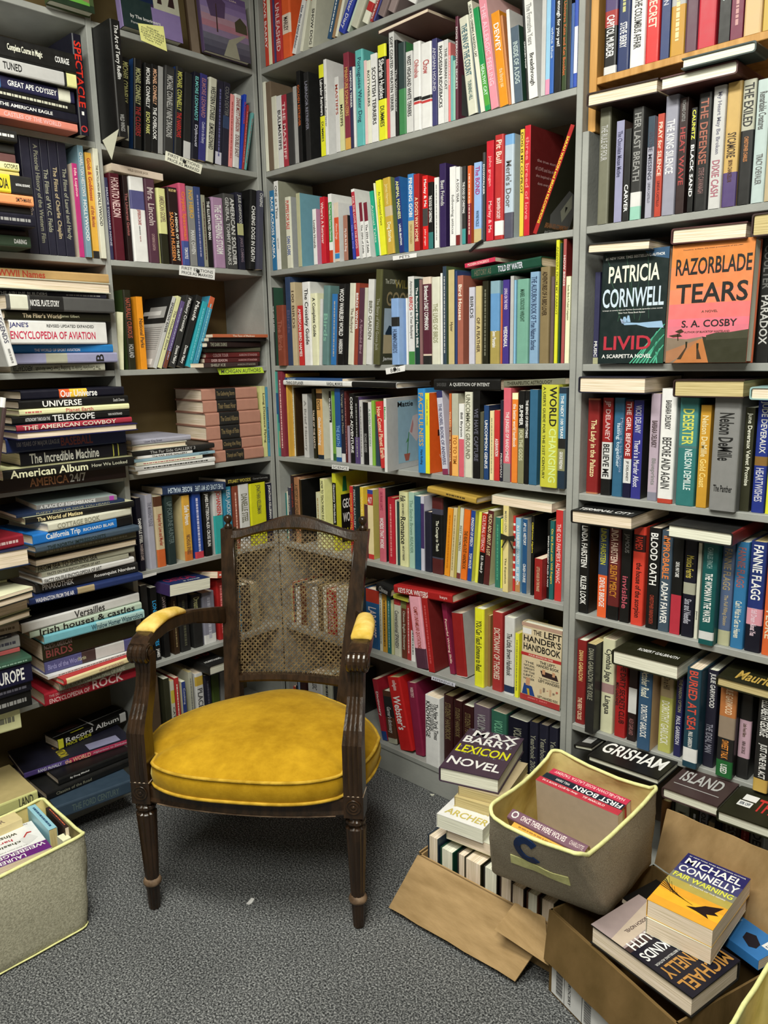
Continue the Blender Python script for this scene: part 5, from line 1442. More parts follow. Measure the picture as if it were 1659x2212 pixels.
# black ribbon bow around a cream spine, and a strap over the shelf edge
bw = thing('ribbon', 'black ribbon bow tied around the cream book among the almanacs', 'ribbon', on(*u(CK, (985, 545))[0], 1, -0.004))
for sx in (-1, 1):
    bm = bmesh.new(); box(bm, 0, -.004, -.004, sx * .022, -.001, .004)
    for v in bm.verts:
        if abs(v.co.x) > .01: v.co.z *= 2.2
    obj('loop', bm, mat('221', .7), bw)
    bm = bmesh.new(); box(bm, 0, -.003, -.03, sx * .004, -.0015, 0)
    for v in bm.verts:
        if v.co.z < -.01: v.co.x += sx * .016
    obj('tail', bm, mat('221', .7), bw)
bm = bmesh.new(); tube(bm, [on(*q, 1, -.004) for q in u(CE, (590, 1120), (540, 1150), (490, 1205), (475, 1212))], .004, 6)
tag(obj('bookmark', bm, mat('222')), 'black strap hanging over the shelf edge under the pets books', 'strap')
# ---------------------------------------------------------------- the armchair
CH_O = Vector((.7414, -.7194, 0)); CH_A = math.radians(34.87)
ch = thing('armchair', 'dark wood armchair with cane back and gold velvet cushion', 'armchair', CH_O, CH_A)
def part(name, bm, m, parent=ch, smooth=False, bev=0.0, loc=None):
    if bev: bmesh.ops.bevel(bm, geom=[e for e in bm.edges if e.calc_face_angle(0) > .6], offset=bev, segments=2, affect='EDGES')
    return obj(name, bm, m, parent, smooth)
LEG = [(.011, 0), (.0135, .004), (.0155, .045), (.0165, .068), (.021, .072), (.0225, .078), (.02, .084), (.0165, .088), (.0175, .1), (.0245, .262), (.025, .27), (.019, .274), (.0205, .279), (.0245, .283), (.0245, .29), (.02, .294), (.021, .302)]
def leg_bm(x, y, sx=0, sy=0):
    bm = bmesh.new(); prof = []
    for a, b in zip(LEG, LEG[1:]): prof.append(a)
    prof.append(LEG[-1]); lathe(bm, prof, x, y, 32, (sx, sy), flute=4)
    return bm
for s in (-1, 1):
    x = s * .262
    l = part('leg', leg_bm(x, 0), M_WOOD, smooth=False)
    b = bmesh.new(); lathe(b, [(.0168, .0685), (.0215, .0722), (.0229, .078), (.0205, .0842), (.017, .0885)], x, 0, 24); obj('worn_collar', b, M_WORN, l, True)
    # square block with a carved rosette on its face
    bm = bmesh.new(); box(bm, x - .0235, -.0235, .302, x + .0235, .0235, .358); bl = part('leg_block', bm, M_WOOD, bev=.0015)
    b = bmesh.new(); M = Matrix.Translation((x, -.0235, .331)) @ Matrix.Rotation(math.radians(90), 4, 'X')
    lathe(b, [(.0185, 0), (.0185, .0025), (.0165, .0035), (.0145, .001), (.012, .001), (.0105, .003), (.0085, .003), (.007, .001), (.0055, .001), (.004, .0035), (.001, .0045)], 0, 0, 24)
    for v in b.verts: v.co = M @ v.co
    obj('rosette', b, M_WOOD, bl, True)
    b = bmesh.new(); box(b, x - .0238, -.0238, .3572, x + .0238, .0238, .3585); obj('worn_edge', b, noise_mat('bare_wood_edge_' + ('l' if s < 0 else 'r'), 'a86', 'dcb', 60, .7), bl)
    # arm support: straight above the block, then sweeping back to the scroll; reeded front
    path = [(-.002, .358, .0228, .0225), (-.002, .42, .0228, .0225), (-.002, .485, .0228, .0225), (.012, .515, .0215, .021), (.032, .545, .02, .019), (.05, .58, .0185, .0175), (.058, .612, .0185, .0165), (.058, .64, .0205, .0165), (.052, .66, .0225, .017)]
    rings = []
    for i, (yy, zz, hw, hd) in enumerate(path):
        ring = []
        nf = 12
        for k in range(nf + 1):
            t = -1 + 2 * k / nf; ring.append((x + t * hw, yy - hd + (.0022 if k % 3 == 0 and 0 < k < nf else 0), zz))
        ring += [(x + hw, yy + hd, zz), (x - hw, yy + hd, zz)]
        rings.append(ring)
    bm = bmesh.new(); sweep(bm, rings); part('arm_support', bm, M_WOOD)
    # arm: scroll in front, then back and inwards to the post
    arm = [(.036, .668, 0, .0225, .021), (.062, .683, 0, .0235, .017), (.1, .688, 0, .023, .0165), (.16, .69, -.004, .021, .0165), (.23, .684, -.014, .018, .0175), (.3, .67, -.03, .0145, .0195), (.36, .652, -.047, .0125, .0225), (.425, .632, -.068, .0115, .0255)]
    rings = []
    for yy, zz, dx, hw, hh in arm:
        cx = x + s * dx + s * .008
        rings.append([(cx + hw * a, yy, zz + hh * b2) for a, b2 in ((-1, -.8), (-.8, -1), (.8, -1), (1, -.8), (1, .7), (.75, 1), (-.75, 1), (-1, .7))])
    bm = bmesh.new(); sweep(bm, rings); am = part('arm', bm, M_WOOD)
    b = bmesh.new(); M = Matrix.Translation((x + s * .006, .047, .662)) @ Matrix.Rotation(math.radians(90), 4, 'Y')
    rings = []
    nz = 13
    for k in range(nz):
        zz = -.024 + .048 * k / (nz - 1); rad = .026 if k % 3 else .0235
        if k in (0, nz - 1): rad = .023
        rings.append([(rad * math.cos(2 * math.pi * i / 20), rad * math.sin(2 * math.pi * i / 20), zz) for i in range(20)])
    sweep(b, rings)
    for v in b.verts: v.co = M @ v.co
    obj('scroll', b, M_WOOD, am, False)
    for e in (-1, 1):
        b = bmesh.new(); lathe(b, [(.02, 0), (.02, .0012), (.016, .0012), (.015, -.0003), (.011, -.0003), (.01, .0012), (.004, .002)], 0, 0, 20)
        M2 = Matrix.Translation((x + s * .006 + e * .0242, .047, .662)) @ Matrix.Rotation(math.radians(90 * e), 4, 'Y')
        for v in b.verts: v.co = M2 @ v.co
        obj('scroll_eye', b, M_WOOD, am, True)
    pad = [(.085, .702, 0, .0245, .006), (.092, .706, 0, .0265, .012), (.12, .709, -.001, .0265, .0155), (.16, .7115, -.004, .0255, .0165), (.2, .709, -.01, .0235, .0165), (.235, .7035, -.016, .021, .015), (.255, .698, -.02, .016, .01), (.262, .694, -.021, .009, .004)]
    rings = []
    for yy, zz, dx, hw, hh in pad:
        cx = x + s * dx + s * .008
        rings.append([(cx + hw * math.cos(q), yy, zz + (hh if math.sin(q) > 0 else .008) * math.sin(q)) for q in [2 * math.pi * i / 20 for i in range(20)]])
    bm = bmesh.new(); sweep(bm, rings); obj('arm_pad', bm, M_PAD, am, True)
    # back post, raked and tapering; finial on top
    po = []
    for t in (0, .15, .5, .85, 1):
        zz = .33 + (.868 - .33) * t; yy = .365 + .155 * t; ux = s * (.157 + .044 * t); hw = .0235 - .005 * t; hd = .019 - .003 * t
        po.append([(ux - hw, yy - hd, zz), (ux + hw, yy - hd, zz), (ux + hw, yy + hd, zz), (ux - hw, yy + hd, zz)])
    bm = bmesh.new(); sweep(bm, po); bp = part('back_post', bm, M_WOOD, bev=.002)
    b = bmesh.new(); lathe(b, [(.010, .866), (.0115, .872), (.0105, .878), (.006, .881), (.0065, .884), (.0115, .89), (.0125, .897), (.0105, .904), (.004, .9075)], s * .201, .52, 16); obj('finial', b, M_WOOD, bp, True)
    # rear leg
    rl = []
    for t in (0, .5, 1):
        zz = .33 * t; yy = .43 - .05 * t; ux = s * (.165 - .005 * t); h = .014 + .008 * t
        rl.append([(ux - h, yy - h, zz), (ux + h, yy - h, zz), (ux + h, yy + h, zz), (ux - h, yy + h, zz)])
    bm = bmesh.new(); sweep(bm, rl); part('leg', bm, M_WOOD, bev=.002)
# seat rail: bowed front, sides running to the rear posts
def rail_pts(o, z):
    pts = []
    for i in range(13):
        t = -1 + 2 * i / 12; pts.append((t * (.262 + o * .3), -.01 - .032 * (1 - t * t) - o, z))
    pts += [(.25 + o, .12, z), (.215 + o, .26, z), (.17 + o, .385 + o, z), (-.17 - o, .385 + o, z), (-.215 - o, .26, z), (-.25 - o, .12, z)]
    return pts
bm = bmesh.new(); sweep(bm, [rail_pts(0.004, .305), rail_pts(0.006, .31), rail_pts(.002, .318), rail_pts(.002, .34), rail_pts(0, .346)]); part('seat_rail', bm, M_WOOD)
bm = bmesh.new(); tube(bm, [(q[0], q[1] + .0, q[2]) for q in rail_pts(.0052, .3065)[1:12]], .0018, 6); part('worn_edge', bm, M_WORN)
# cushion
def cush_out(sc, z):
    P = []
    for i in range(72):
        a = 2 * math.pi * i / 72; cx, sy = math.cos(a), math.sin(a)
        w = .292; y0 = .175
        ex = math.copysign(abs(cx) ** .62, cx); ey = math.copysign(abs(sy) ** .72, sy)
        X = ex * w; Y = y0 + ey * .232
        if sy > 0: X *= 1 - .44 * max(0, (Y - .17) / .237) ** 1.3
        if sy > .55 and abs(cx) < .5: Y += .03 * (1 - abs(cx) / .5)
        if sy < 0:
            if abs(X) > .232 and Y < .035: X = math.copysign(.232 + (abs(X) - .232) * .12, X)
            Y -= .01 * (1 - (X / .3) ** 2)
        P.append((X * sc, y0 + (Y - y0) * sc, z))
    return P
bm = bmesh.new()
lay = [(.965, .345), (.995, .349), (1.0, .352), (1.008, .362), (1.018, .378), (1.01, .394), (1.0, .403), (.985, .409), (.93, .417), (.82, .427), (.66, .436), (.45, .442), (.22, .445), (.05, .446)]
vr = sweep(bm, [cush_out(a, z) for a, z in lay])
cu = part('cushion', bm, M_VELVET, smooth=True)
for z, sc in ((.4045, 1.003), (.351, 1.004)):
    bm = bmesh.new(); ctube(bm, cush_out(sc, z), .0042, 8); obj('piping', bm, M_PIPE, cu, True)
# back frame: crest rail, bottom rail, cane
def bk(t): return .365 + .155 * t          # rake of the back plane
def bz(z): return bk((z - .33) / .538)
def crest_in(x): return .838 + .03 * max(0, math.cos(min(1, abs(x) / .165) * math.pi / 2)) ** .9
def crest_out(x): return .866 + .04 * (math.cos(min(1, abs(x) / .184) * math.pi) * .5 + .5)
rings = []
for i in range(25):
    x = -.186 + .372 * i / 24; zi, zo = crest_in(x), crest_out(x); yi, yo = bz(zi) - .012 * (1 - (x / .19) ** 2) * -1, bz(zo) + .012 * (1 - (x / .19) ** 2)
    rings.append([(x, yi - .015, zi), (x, yi - .017, zi + .006), (x, yo - .015, zo - .003), (x, yo, zo), (x, yo + .013, zo - .003), (x, yi + .013, zi)])
bm = bmesh.new(); sweep(bm, rings); part('crest_rail', bm, M_WOOD)
rings = []
for i in range(17):
    x = -.148 + .296 * i / 16; sag = .012 * (1 - (x / .15) ** 2); z = .445 + .004 * (1 - (x / .15) ** 2); y = bz(z) + sag
    rings.append([(x, y - .014, z), (x, y - .016, z + .006), (x, y - .012, z + .02), (x, y + .012, z + .02), (x, y + .012, z)])
bm = bmesh.new(); sweep(bm, rings); part('bottom_rail', bm, M_WOOD)
def half_w(z): return .157 + .044 * (z - .33) / .538 - .0215 + .004
bm = bmesh.new(); pitch = .0145; ca = bm
def clip_line(p, q, test, n=60):
    ins = [test(p + (q - p) * (k / n)) for k in range(n + 1)]
    ks = [k for k, v in enumerate(ins) if v]
    if len(ks) < 2: return None
    return p + (q - p) * (ks[0] / n), p + (q - p) * (ks[-1] / n)
def inside(v): return .462 < v.y < crest_in(v.x) + .003 and abs(v.x) < half_w(v.y)
def strand(p, q, w, dy):
    c = clip_line(Vector(p), Vector(q), inside, 90)
    if not c: return
    a, b = c; n = max(2, int((b - a).length / .05)); d = (b - a).normalized(); nn = Vector((-d.y, d.x)) * w
    rows = []
    for k in range(n + 1):
        m = a + (b - a) * (k / n)
        def P(v, o):
            bow = .012 * (1 - (v.x / .19) ** 2)
            return (v.x, bz(v.y) + bow + o, v.y)
        rows.append([P(m + nn, dy - .0004), P(m - nn, dy - .0004), P(m - nn, dy + .0005), P(m + nn, dy + .0005)])
    sweep(ca, rows)
for i in range(-15, 16):
    for o in (-.0034, .0034): strand((i * pitch + o, .44), (i * pitch + o, .93), .0006, 0)
for j in range(33):
    z = .464 + j * pitch
    for o in (-.0034, .0034): strand((-.2, z + o), (.2, z + o), .0006, .001)
for k in range(-55, 56):
    c = k * pitch
    strand((c - .5, .464 - .5), (c + .6, .464 + .6), .0008, -.001)
    strand((c - .6, .464 + .6), (c + .5, .464 - .5), .0008, .002)
part('cane_panel', bm, M_CANE)
for s in (-1, 1):      # bead along the inside of each post
    bm = bmesh.new(); tube(bm, [(s * (half_w(z) - .001), bz(z) - .014, z) for z in (.46, .6, .75, .845)], .003, 6); part('bead', bm, M_WOOD, smooth=True)
from mathutils.bvhtree import BVHTree
SKIN = {}
# ---------------------------------------------------------------- fabric storage bins
def rrect(c4, r=.1, n=5):
    """rounded loop through four corners"""
    out = []
    for i in range(4):
        p, a, b = c4[i], c4[i - 1], c4[(i + 1) % 4]
        s = p + (a - p) * r; e = p + (b - p) * r
        for k in range(n + 1):
            t = k / n; out.append(s * (1 - t) ** 2 + p * (2 * t * (1 - t)) + e * t * t)
        m0, m1 = e, b + (p - b) * r
        for k in range(1, 6): out.append(m0 + (m1 - m0) * (k / 6))
    return out
def fabric_bin(label, bot, rim, m_out, sag=0.012, bulge=0.008, seed=1, base=True):
    rnd = random.Random(seed)
    bot = [Vector(p) for p in bot]; rim = [Vector(p) for p in rim]
    O = sum(bot, Vector()) / 4; O.z = min(p.z for p in bot)
    t = thing('fabric_storage_bin', label, 'storage bin', O, 0, 'linen storage bins')
    ctr = sum(rim, Vector()) / 4
    def loop(f, grow=0.0):
        c4 = [b + (r - b) * f for b, r in zip(bot, rim)]; L = rrect(c4, .09); m = sum(c4, Vector()) / 4; out = []
        n = len(L)
        for i, p in enumerate(L):
            k = (i % (n // 4)) / (n // 4)
            mid = math.sin(math.pi * max(0, min(1, (k - .25) / .75)))
            d = (p - m); d.z = 0; d = d.normalized()
            wr = .0035 * math.sin(i * 1.7 + f * 9) * math.sin(f * math.pi) + rnd.uniform(-.0012, .0012)
            q = p + d * (bulge * math.sin(f * math.pi) * mid + wr + grow)
            if f > .6: q.z -= sag * mid * (f - .6) / .4
            out.append(q - O)
        return out
    fs = [0, .03, .12, .25, .4, .55, .7, .82, .92, 1]
    bm = bmesh.new(); sh = [[q + (Vector((0, 0, .004)) if 0 else Vector()) for q in loop(f, -.004 if f == 0 else 0)] for f in fs]
    sweep(bm, sh, caps=False); bm.verts.ensure_lookup_table()
    n = len(sh[0]); bm.faces.new([bm.verts[i] for i in range(n)][::-1])
    bm.normal_update(); SKIN[label] = BVHTree.FromBMesh(bm)
    obj('body', bm, m_out, t, True)
    bm = bmesh.new(); sh2 = [loop(f, -.005) for f in fs]
    for r in sh2:
        for q in r: q.z += .003 if r is sh2[0] else 0
    sweep(bm, sh2[::-1], caps=False); bm.verts.ensure_lookup_table(); bm.faces.new([bm.verts[i] for i in range(len(bm.verts) - n, len(bm.verts))])
    obj('lining', bm, M_LINING, t, True)
    bm = bmesh.new(); ctube(bm, loop(1, -.0025), .0042, 8); obj('rim_binding', bm, M_BIND, t, True)
    if not base: return t, O
    bm = bmesh.new(); ctube(bm, loop(.012, .001), .0022, 6); obj('base_piping', bm, M_BIND, t, True)
    return t, O
BINC_B = [(1.245, -.44, .215), (1.513, -.398, .215), (1.503, -.163, .215), (1.236, -.2, .215)]
BINC_R = [(1.296, -.52, .43), (1.521, -.532, .43), (1.527, -.198, .43), (1.26, -.205, .43)]
bt, bo = fabric_bin('taupe linen bin with a blue letter C full of novels', BINC_B, BINC_R, M_FELT, .016, .012, 3, False)
def face_pt(B, R, u, f):
    a = Vector(B[0]) + (Vector(R[0]) - Vector(B[0])) * f; b = Vector(B[1]) + (Vector(R[1]) - Vector(B[1])) * f
    return a + (b - a) * u
def plate(name, polys, B, R, m, parent, O, off=.0025):
    """a thin patch sewn on the front of the bin, following its cloth"""
    bm = bmesh.new(); dr = Vector((0, .94, .34)).normalized(); sk = SKIN[parent['label']]
    for poly in polys:
        q = []
        for p in poly:
            P = face_pt(B, R, *p) - O; h = sk.ray_cast(P - dr * .15, dr)[0]
            q.append((h if h else P) - dr * off)
        q2 = [p + dr * (off * .8) for p in q]
        f = [bm.verts.new(p) for p in q]; g = [bm.verts.new(p) for p in q2]
        bm.faces.new(f); bm.faces.new(g[::-1])
        for i in range(len(f)): bm.faces.new((f[i], g[i], g[(i + 1) % len(f)], f[(i + 1) % len(f)]))
    bmesh.ops.remove_doubles(bm, verts=bm.verts, dist=1e-5)
    return obj(name, bm, m, parent)
strip = [[(.27 + .53 * k / 8, .44), (.27 + .53 * (k + 1) / 8, .44), (.27 + .53 * (k + 1) / 8, .56), (.27 + .53 * k / 8, .56)] for k in range(8)]
plate('label_strip', strip, BINC_B, BINC_R, M_BIND, bt, bo, .0025)
cpoly = []
for k in range(14):
    def P(a, r): return (0.46 + .135 * r * math.cos(a), .755 + .18 * r * math.sin(a))
    a0 = math.radians(42 + 276 * k / 14); a1 = math.radians(42 + 276 * (k + 1) / 14)
    cpoly.append([P(a0, .52), P(a0, 1.0), P(a1, 1.0), P(a1, .52)])
plate('letter', cpoly, BINC_B, BINC_R, mat('136', .7), bt, bo, .003)
# novels inside the bin, spines up, tilted like the bin
def upbook(x0, y0, z0, yawd, L, D, T, col, segs, label, bands=(), cover=None, flip=False, lean=0.0, group='novels standing in the lettered bin', hard=None):
    """spine up: local y runs down into the bin; spine starts at the given point and runs L along the yaw direction"""
    a = math.radians(yawd); R = Vector((math.cos(a), math.sin(a), 0)); B = UPV.cross(R)
    Y = (-UPV * math.cos(lean) + B * math.sin(lean)).normalized()
    X = Y.cross(-R) if not flip else Y.cross(R)
    o = Vector((x0, y0, z0)) + R * L if not flip else Vector((x0, y0, z0))
    return make_book(basis(X, Y, -R if not flip else R, o), T, D, L, col, cover, bands, segs, hard=hard, label=label, group=group)
upbook(1.292, -.249, .408, -2, .195, .16, .02, 'c35', [('HALF-BLOWN ROSE LALITA TADEMY', 'fcc', .05, .95, .5)], 'bright pink spine nearest the shelves in the linen bin', lean=.1, flip=True)
upbook(1.29, -.272, .408, -2, .198, .165, .027, '123', [('FIRST BORN', 'fff', .02, .6, .6), ('WILL DEAN', 'ddd', .66, .84, .3)], 'black spine with white lettering in the linen bin', lean=.1, flip=True, cover='b44')
upbook(1.29, -.3225, .41, -2, .205, .165, .019, 'b34', [('IN A BOOK CLUB Far Away', 'fdd', .06, .5, .45), ('TIF MARCELO', 'fdd', .56, .82, .35)], 'rose red spine in front of the black one in the linen bin', lean=.1, cover='ba9')
upbook(1.312, -.468, .395, -3, .185, .1, .026, '756', [('ONCE THERE WERE WOLVES', 'edd', .16, .75, .5), ('CHARLOTTE', 'cbb', .8, .97, .4), ('O', 'ddd', .03, .12)], 'mauve spine near the front rim of the linen bin', lean=.4, cover='a86')
upbook(1.33, -.478, .385, -3, .15, .04, .014, 'da4', [('..', 'a73')], 'golden paperback tucked behind the front rim of the linen bin', lean=.4, cover='ca6')
# ---- pale bin on the left with a paperback on top
LB = [(.468, -1.40, .003), (.47, -1.012, .003), (.255, -1.02, .003), (.25, -1.40, .003)]
LR = [(.478, -1.40, .25), (.478, -1.0, .25), (.255, -1.01, .262), (.25, -1.40, .255)]
lt, lo = fabric_bin('pale linen bin of paperbacks standing left of the chair', LB, LR, M_FELTL, .008, .006, 5)
A_WEI = [('r', .0, .72, 1, 1, '627'), ('t', 'LAUREN', .68, .93, .5, .1, 'eee', 2), ('t', 'WEISBERGER', .5, .79, .9, .1, 'eee', 2), ('t', 'the devil wears prada', .55, .655, .5, .03, '999'), ('t', 'chasing', .62, .5, .5, .1, '443'), ('t', 'harry', .65, .37, .35, .1, 'b34'), ('t', 'winston', .6, .24, .5, .1, '443'),
    ('p', [(.08, .55), (.3, .68), (.38, .45), (.2, .35)], 'ddd', 2), ('p', [(.12, .32), (.2, .3), (.3, .42), (.28, .44), (.2, .34), (.13, .35)], 'b33', 2.5), ('t', 'NATIONAL BESTSELLER', .5, .05, .8, .03, '766')]
yd = Vector((-.12, -1, 0)).normalized(); zd = Vector((1, -.12, .06)).normalized(); xd = yd.cross(zd).normalized(); zd = xd.cross(yd)
T0 = .016
make_book(basis(xd, yd, zd, Vector((.303, -1.06, .222))), T0, .128, .163, 'eee', None, (), [], A_WEI, hard=False, page=0, label='white paperback with a purple band lying upside down in the pale bin', group='paperbacks in the pale bin')
upbook(.315, -1.255, .26, 91, .17, .13, .045, 'dc9', [('BESTSELLER', '876', .2, .8, .4)], 'thick tan paperback standing at the back of the pale bin', group='paperbacks in the pale bin', flip=False, hard=False)
upbook(.415, -1.044, .262, 177, .14, .12, .02, '9cd', [('..', '357')], 'pale blue booklet standing in the corner of the pale bin', group='paperbacks in the pale bin', hard=False)
upbook(.44, -1.026, .266, 177, .12, .12, .01, '322', [('..', 'c64')], 'thin dark booklet standing along the far side of the pale bin', group='paperbacks in the pale bin', hard=False)
upbook(.455, -1.05, .245, 92, .02, .12, .03, 'eec', [], 'cream booklet pages by the corner of the pale bin', group='paperbacks in the pale bin', hard=False)
upbook(.42, -1.39, .2, 90, .2, .16, .06, 'b76', [('..', '432')], 'brown paperback under the white one in the pale bin', group='paperbacks in the pale bin', hard=False)
# ---- grey bin at the lower right
RB = [(1.815, -.74, .003), (2.1, -.74, .003), (2.1, -.40, .003), (1.825, -.40, .003)]
RR = [(1.815, -.74, .29), (2.12, -.74, .29), (2.12, -.385, .30), (1.822, -.385, .30)]
rt, ro_ = fabric_bin('light grey fabric bin with a red-lettered book at the lower right', RB, RR, noise_mat('light_grey_felt', '999', 'bba', 200, .95), .01, .006, 8)
upbook(1.84, -.67, .315, 62, .15, .15, .035, 'b34', [('DAVID', 'fee', .05, .5, .7)], 'red spine with white lettering in the light grey bin', group='books in the light grey bin', flip=True, cover='543')
upbook(1.855, -.465, .335, 3, .19, .18, .035, '8bd', [('DAVIS', '357', .05, .5, .7)], 'pale blue book standing in the light grey bin', group='books in the light grey bin', flip=True)
# ---------------------------------------------------------------- cardboard boxes
def slab(bm, q, th=.004, mi=0):
    q = [Vector(p) for p in q]; n = (q[1] - q[0]).cross(q[3] - q[0]).normalized() * th
    f = [bm.verts.new(p) for p in q]; g = [bm.verts.new(p - n) for p in q]
    bm.faces.new(f).material_index = mi; bm.faces.new(g[::-1]).material_index = mi
    for i in range(4): bm.faces.new((f[i], g[i], g[(i + 1) % 4], f[(i + 1) % 4])).material_index = mi
def cbox(label, c4, z, O, wall_m):
    t = thing('cardboard_box', label, 'box', O); O = Vector(O)
    for i in range(4):
        a, b = Vector((*c4[i], 0)) - O, Vector((*c4[(i + 1) % 4], 0)) - O
        bm = bmesh.new(); slab(bm, [(a.x, a.y, .004), (b.x, b.y, .004), (b.x, b.y, z), (a.x, a.y, z)]); obj('side', bm, wall_m, t)
    bm = bmesh.new(); slab(bm, [(*(Vector((*p, 0)) - O).xy, .004) for p in c4], .003); obj('bottom', bm, wall_m, t)
    return t, O
def flap(t, O, q, m, name='flap'):
    bm = bmesh.new(); n = 8; q = [Vector(p) - O for p in q]
    rows = []
    for k in range(n + 1):
        a = q[0] + (q[1] - q[0]) * (k / n); b = q[3] + (q[2] - q[3]) * (k / n)
        w = Vector((0, 0, .0015 * math.sin(k * 2.1)))
        nn = (q[1] - q[0]).cross(q[3] - q[0]).normalized() * .0035
        rows.append([a, b + w, b + w - nn, a - nn])
    sweep(bm, rows); return obj(name, bm, m, t)
b1, o1 = cbox('low cardboard box with a flap folded out onto the carpet', [(1.0, -.392), (1.385, -.388), (1.38, -.075), (1.0, -.06)], .122, (1.19, -.23, 0), M_CARD)
flap(b1, o1, [(1.0, -.3975, .1235), (1.385, -.394, .1235), (1.342, -.47, .012), (.978, -.484, .012)], M_CARD)
flap(b1, o1, [(.994, -.07, .122), (.994, -.385, .122), (.985, -.36, .03), (.985, -.1, .03)], M_CARD)
c2 = [(1.402, -.432), (1.722, -.537), (1.817, -.252), (1.497, -.147)]
b2, o2 = cbox('open cardboard box heaped with thrillers at the lower right', c2, .2, (1.61, -.342, 0), M_CARDIN)
flap(b2, o2, [(1.722 + .006, -.5445, .2035), (1.402 + .001, -.4395, .2035), (1.398, -.449, .088), (1.72, -.556, .088)], M_CARDIN)
flap(b2, o2, [(1.497, -.142, .2), (1.817, -.247, .2), (1.835, -.232, .395), (1.513, -.128, .338)], M_CARD)
fa, fb, fc, fd = on(1112, 1950, 2, .15), on(1178, 1982, 2, .15), on(1185, 2086, 2, .075), on(1068, 2008, 2, .105)
flap(b1, o1, [fd, fc, fb, fa], M_CARD)
bm = bmesh.new(); e1, e2 = Vector(c2[0]), Vector(c2[1]); d = (e2 - e1).normalized(); nrm = Vector((d.y, -d.x))
def lp(u, z, k=.0012): v = e1 + d * u + nrm * k; return Vector((v.x, v.y, z)) - o2
quad(bm, [lp(.01, .006), lp(.21, .006), lp(.21, .085), lp(.01, .085)], 0)
for k in range(22): quad(bm, [lp(.025, .014 + k * .003, .0016), lp(.045, .014 + k * .003, .0016), lp(.045, .0152 + (k % 3) * .0005 + k * .003, .0016), lp(.025, .0152 + (k % 3) * .0005 + k * .003, .0016)], 1)
for k in range(22): quad(bm, [lp(.11, .014 + k * .003, .0016), lp(.13, .014 + k * .003, .0016), lp(.13, .0152 + (k % 2) * .0007 + k * .003, .0016), lp(.11, .0152 + (k % 2) * .0007 + k * .003, .0016)], 1)
quad(bm, [lp(.103, .006, .0016), lp(.1045, .006, .0016), lp(.1045, .085, .0016), lp(.103, .085, .0016)], 1)
quad(bm, [lp(.05, .006, .0016), lp(.0512, .006, .0016), lp(.0512, .085, .0016), lp(.05, .085, .0016)], 1)
put_text(bm, 'GROCERY', lp(.066, .045, .0016), Vector((0, 0, -1)), Vector((d.x, d.y, 0)), .06, .008, 1)
obj('shipping_label', bm, [mat('ddd', .6), mat('333')], b2)
# books standing in the low box, fore edges to the room
XB = [(1.012, .034, .17, '234'), (1.05, .04, .15, '143'), (1.1, .025, .155, '222'), (1.128, .05, .16, '221'), (1.182, .04, .16, '111'), (1.226, .034, .158, '322'), (1.263, .036, .156, '211'), (1.303, .03, .154, '532'), (1.337, .036, .152, '221')]
for k, (x, T, h, col) in enumerate(XB):
    make_book(basis(Vector((-1, 0, 0)), Vector((0, -1, 0)), UPV, Vector((x + T, -.215 + .004 * (k % 3), .0055))), T, .16, h, col, hard=True, page=(0, 1, 0)[k % 3],
              label=f'dark hardback standing in the low box, {ordinal(k + 1)} from its outer end', group='hardbacks standing in the low box')
# books piled behind them
def lying(x, y, z, yawd, W, H, T, col, art, label, group, segs=(), page=None, hard=None, cover=None, face=True):
    a = math.radians(yawd); Y = Vector((math.cos(a), math.sin(a), 0)); Z = UPV.cross(Y)
    return make_book(basis(UPV, Y, Z, Vector((x, y, z))), T, W, H, col, cover, (), segs, art, hard=hard, page=page, label=label, group=group)
GP = 'books piled behind the low box'
lying(1.06, -.36, .178, 7, .128, .19, .03, 'ddb', [('r', 0, 0, 1, 1, 'ddc')], 'cream paperback under the white one in the pile', GP, hard=False, page=0)
lying(1.04, -.374, .2085, 9, .128, .195, .036, 'eee', [('t', 'JEFFREY', .55, .32, .8, .12, 'cb6'), ('t', 'ARCHER', .55, .14, .9, .13, 'cb6'), ('r', 0, .93, 1, 1, 'ac4')], 'white paperback with gold lettering below the tan-edged pair', GP, hard=False, page=1)
lying(1.052, -.318, .245, 12, .125, .19, .026, 'cb8', [], 'tan-edged paperback in the middle of the pile', GP, hard=False, page=2)
lying(1.056, -.308, .2715, 15, .12, .185, .024, 'ba8', [], 'tan-edged paperback just under the charcoal novel', GP, hard=False, page=2)
A_LEX = [('t', 'MAX', .55, .9, .8, .15, 'eee'), ('t', 'BARRY', .5, .73, .88, .16, 'eee'), ('t', 'LEXICON', .5, .5, .9, .18, 'dd2'), ('t', 'A', .28, .2, .06, .04, 'eee'), ('t', 'NOVEL', .5, .2, .88, .17, 'eee'),
    *[('t', c, .1 + .13 * (i % 7), .98 - .14 * (i // 7) - .02 * (i % 2), .05, .04, '778', 1) for i, c in enumerate('SUBETXWABHRIOEDAMRFXGIREFDNCSAETHLOP')]]
lying(1.005, -.322, .2965, 18, .157, .228, .04, '434', A_LEX, 'charcoal novel with big white and yellow lettering beside the linen bin', GP, hard=True, page=1)
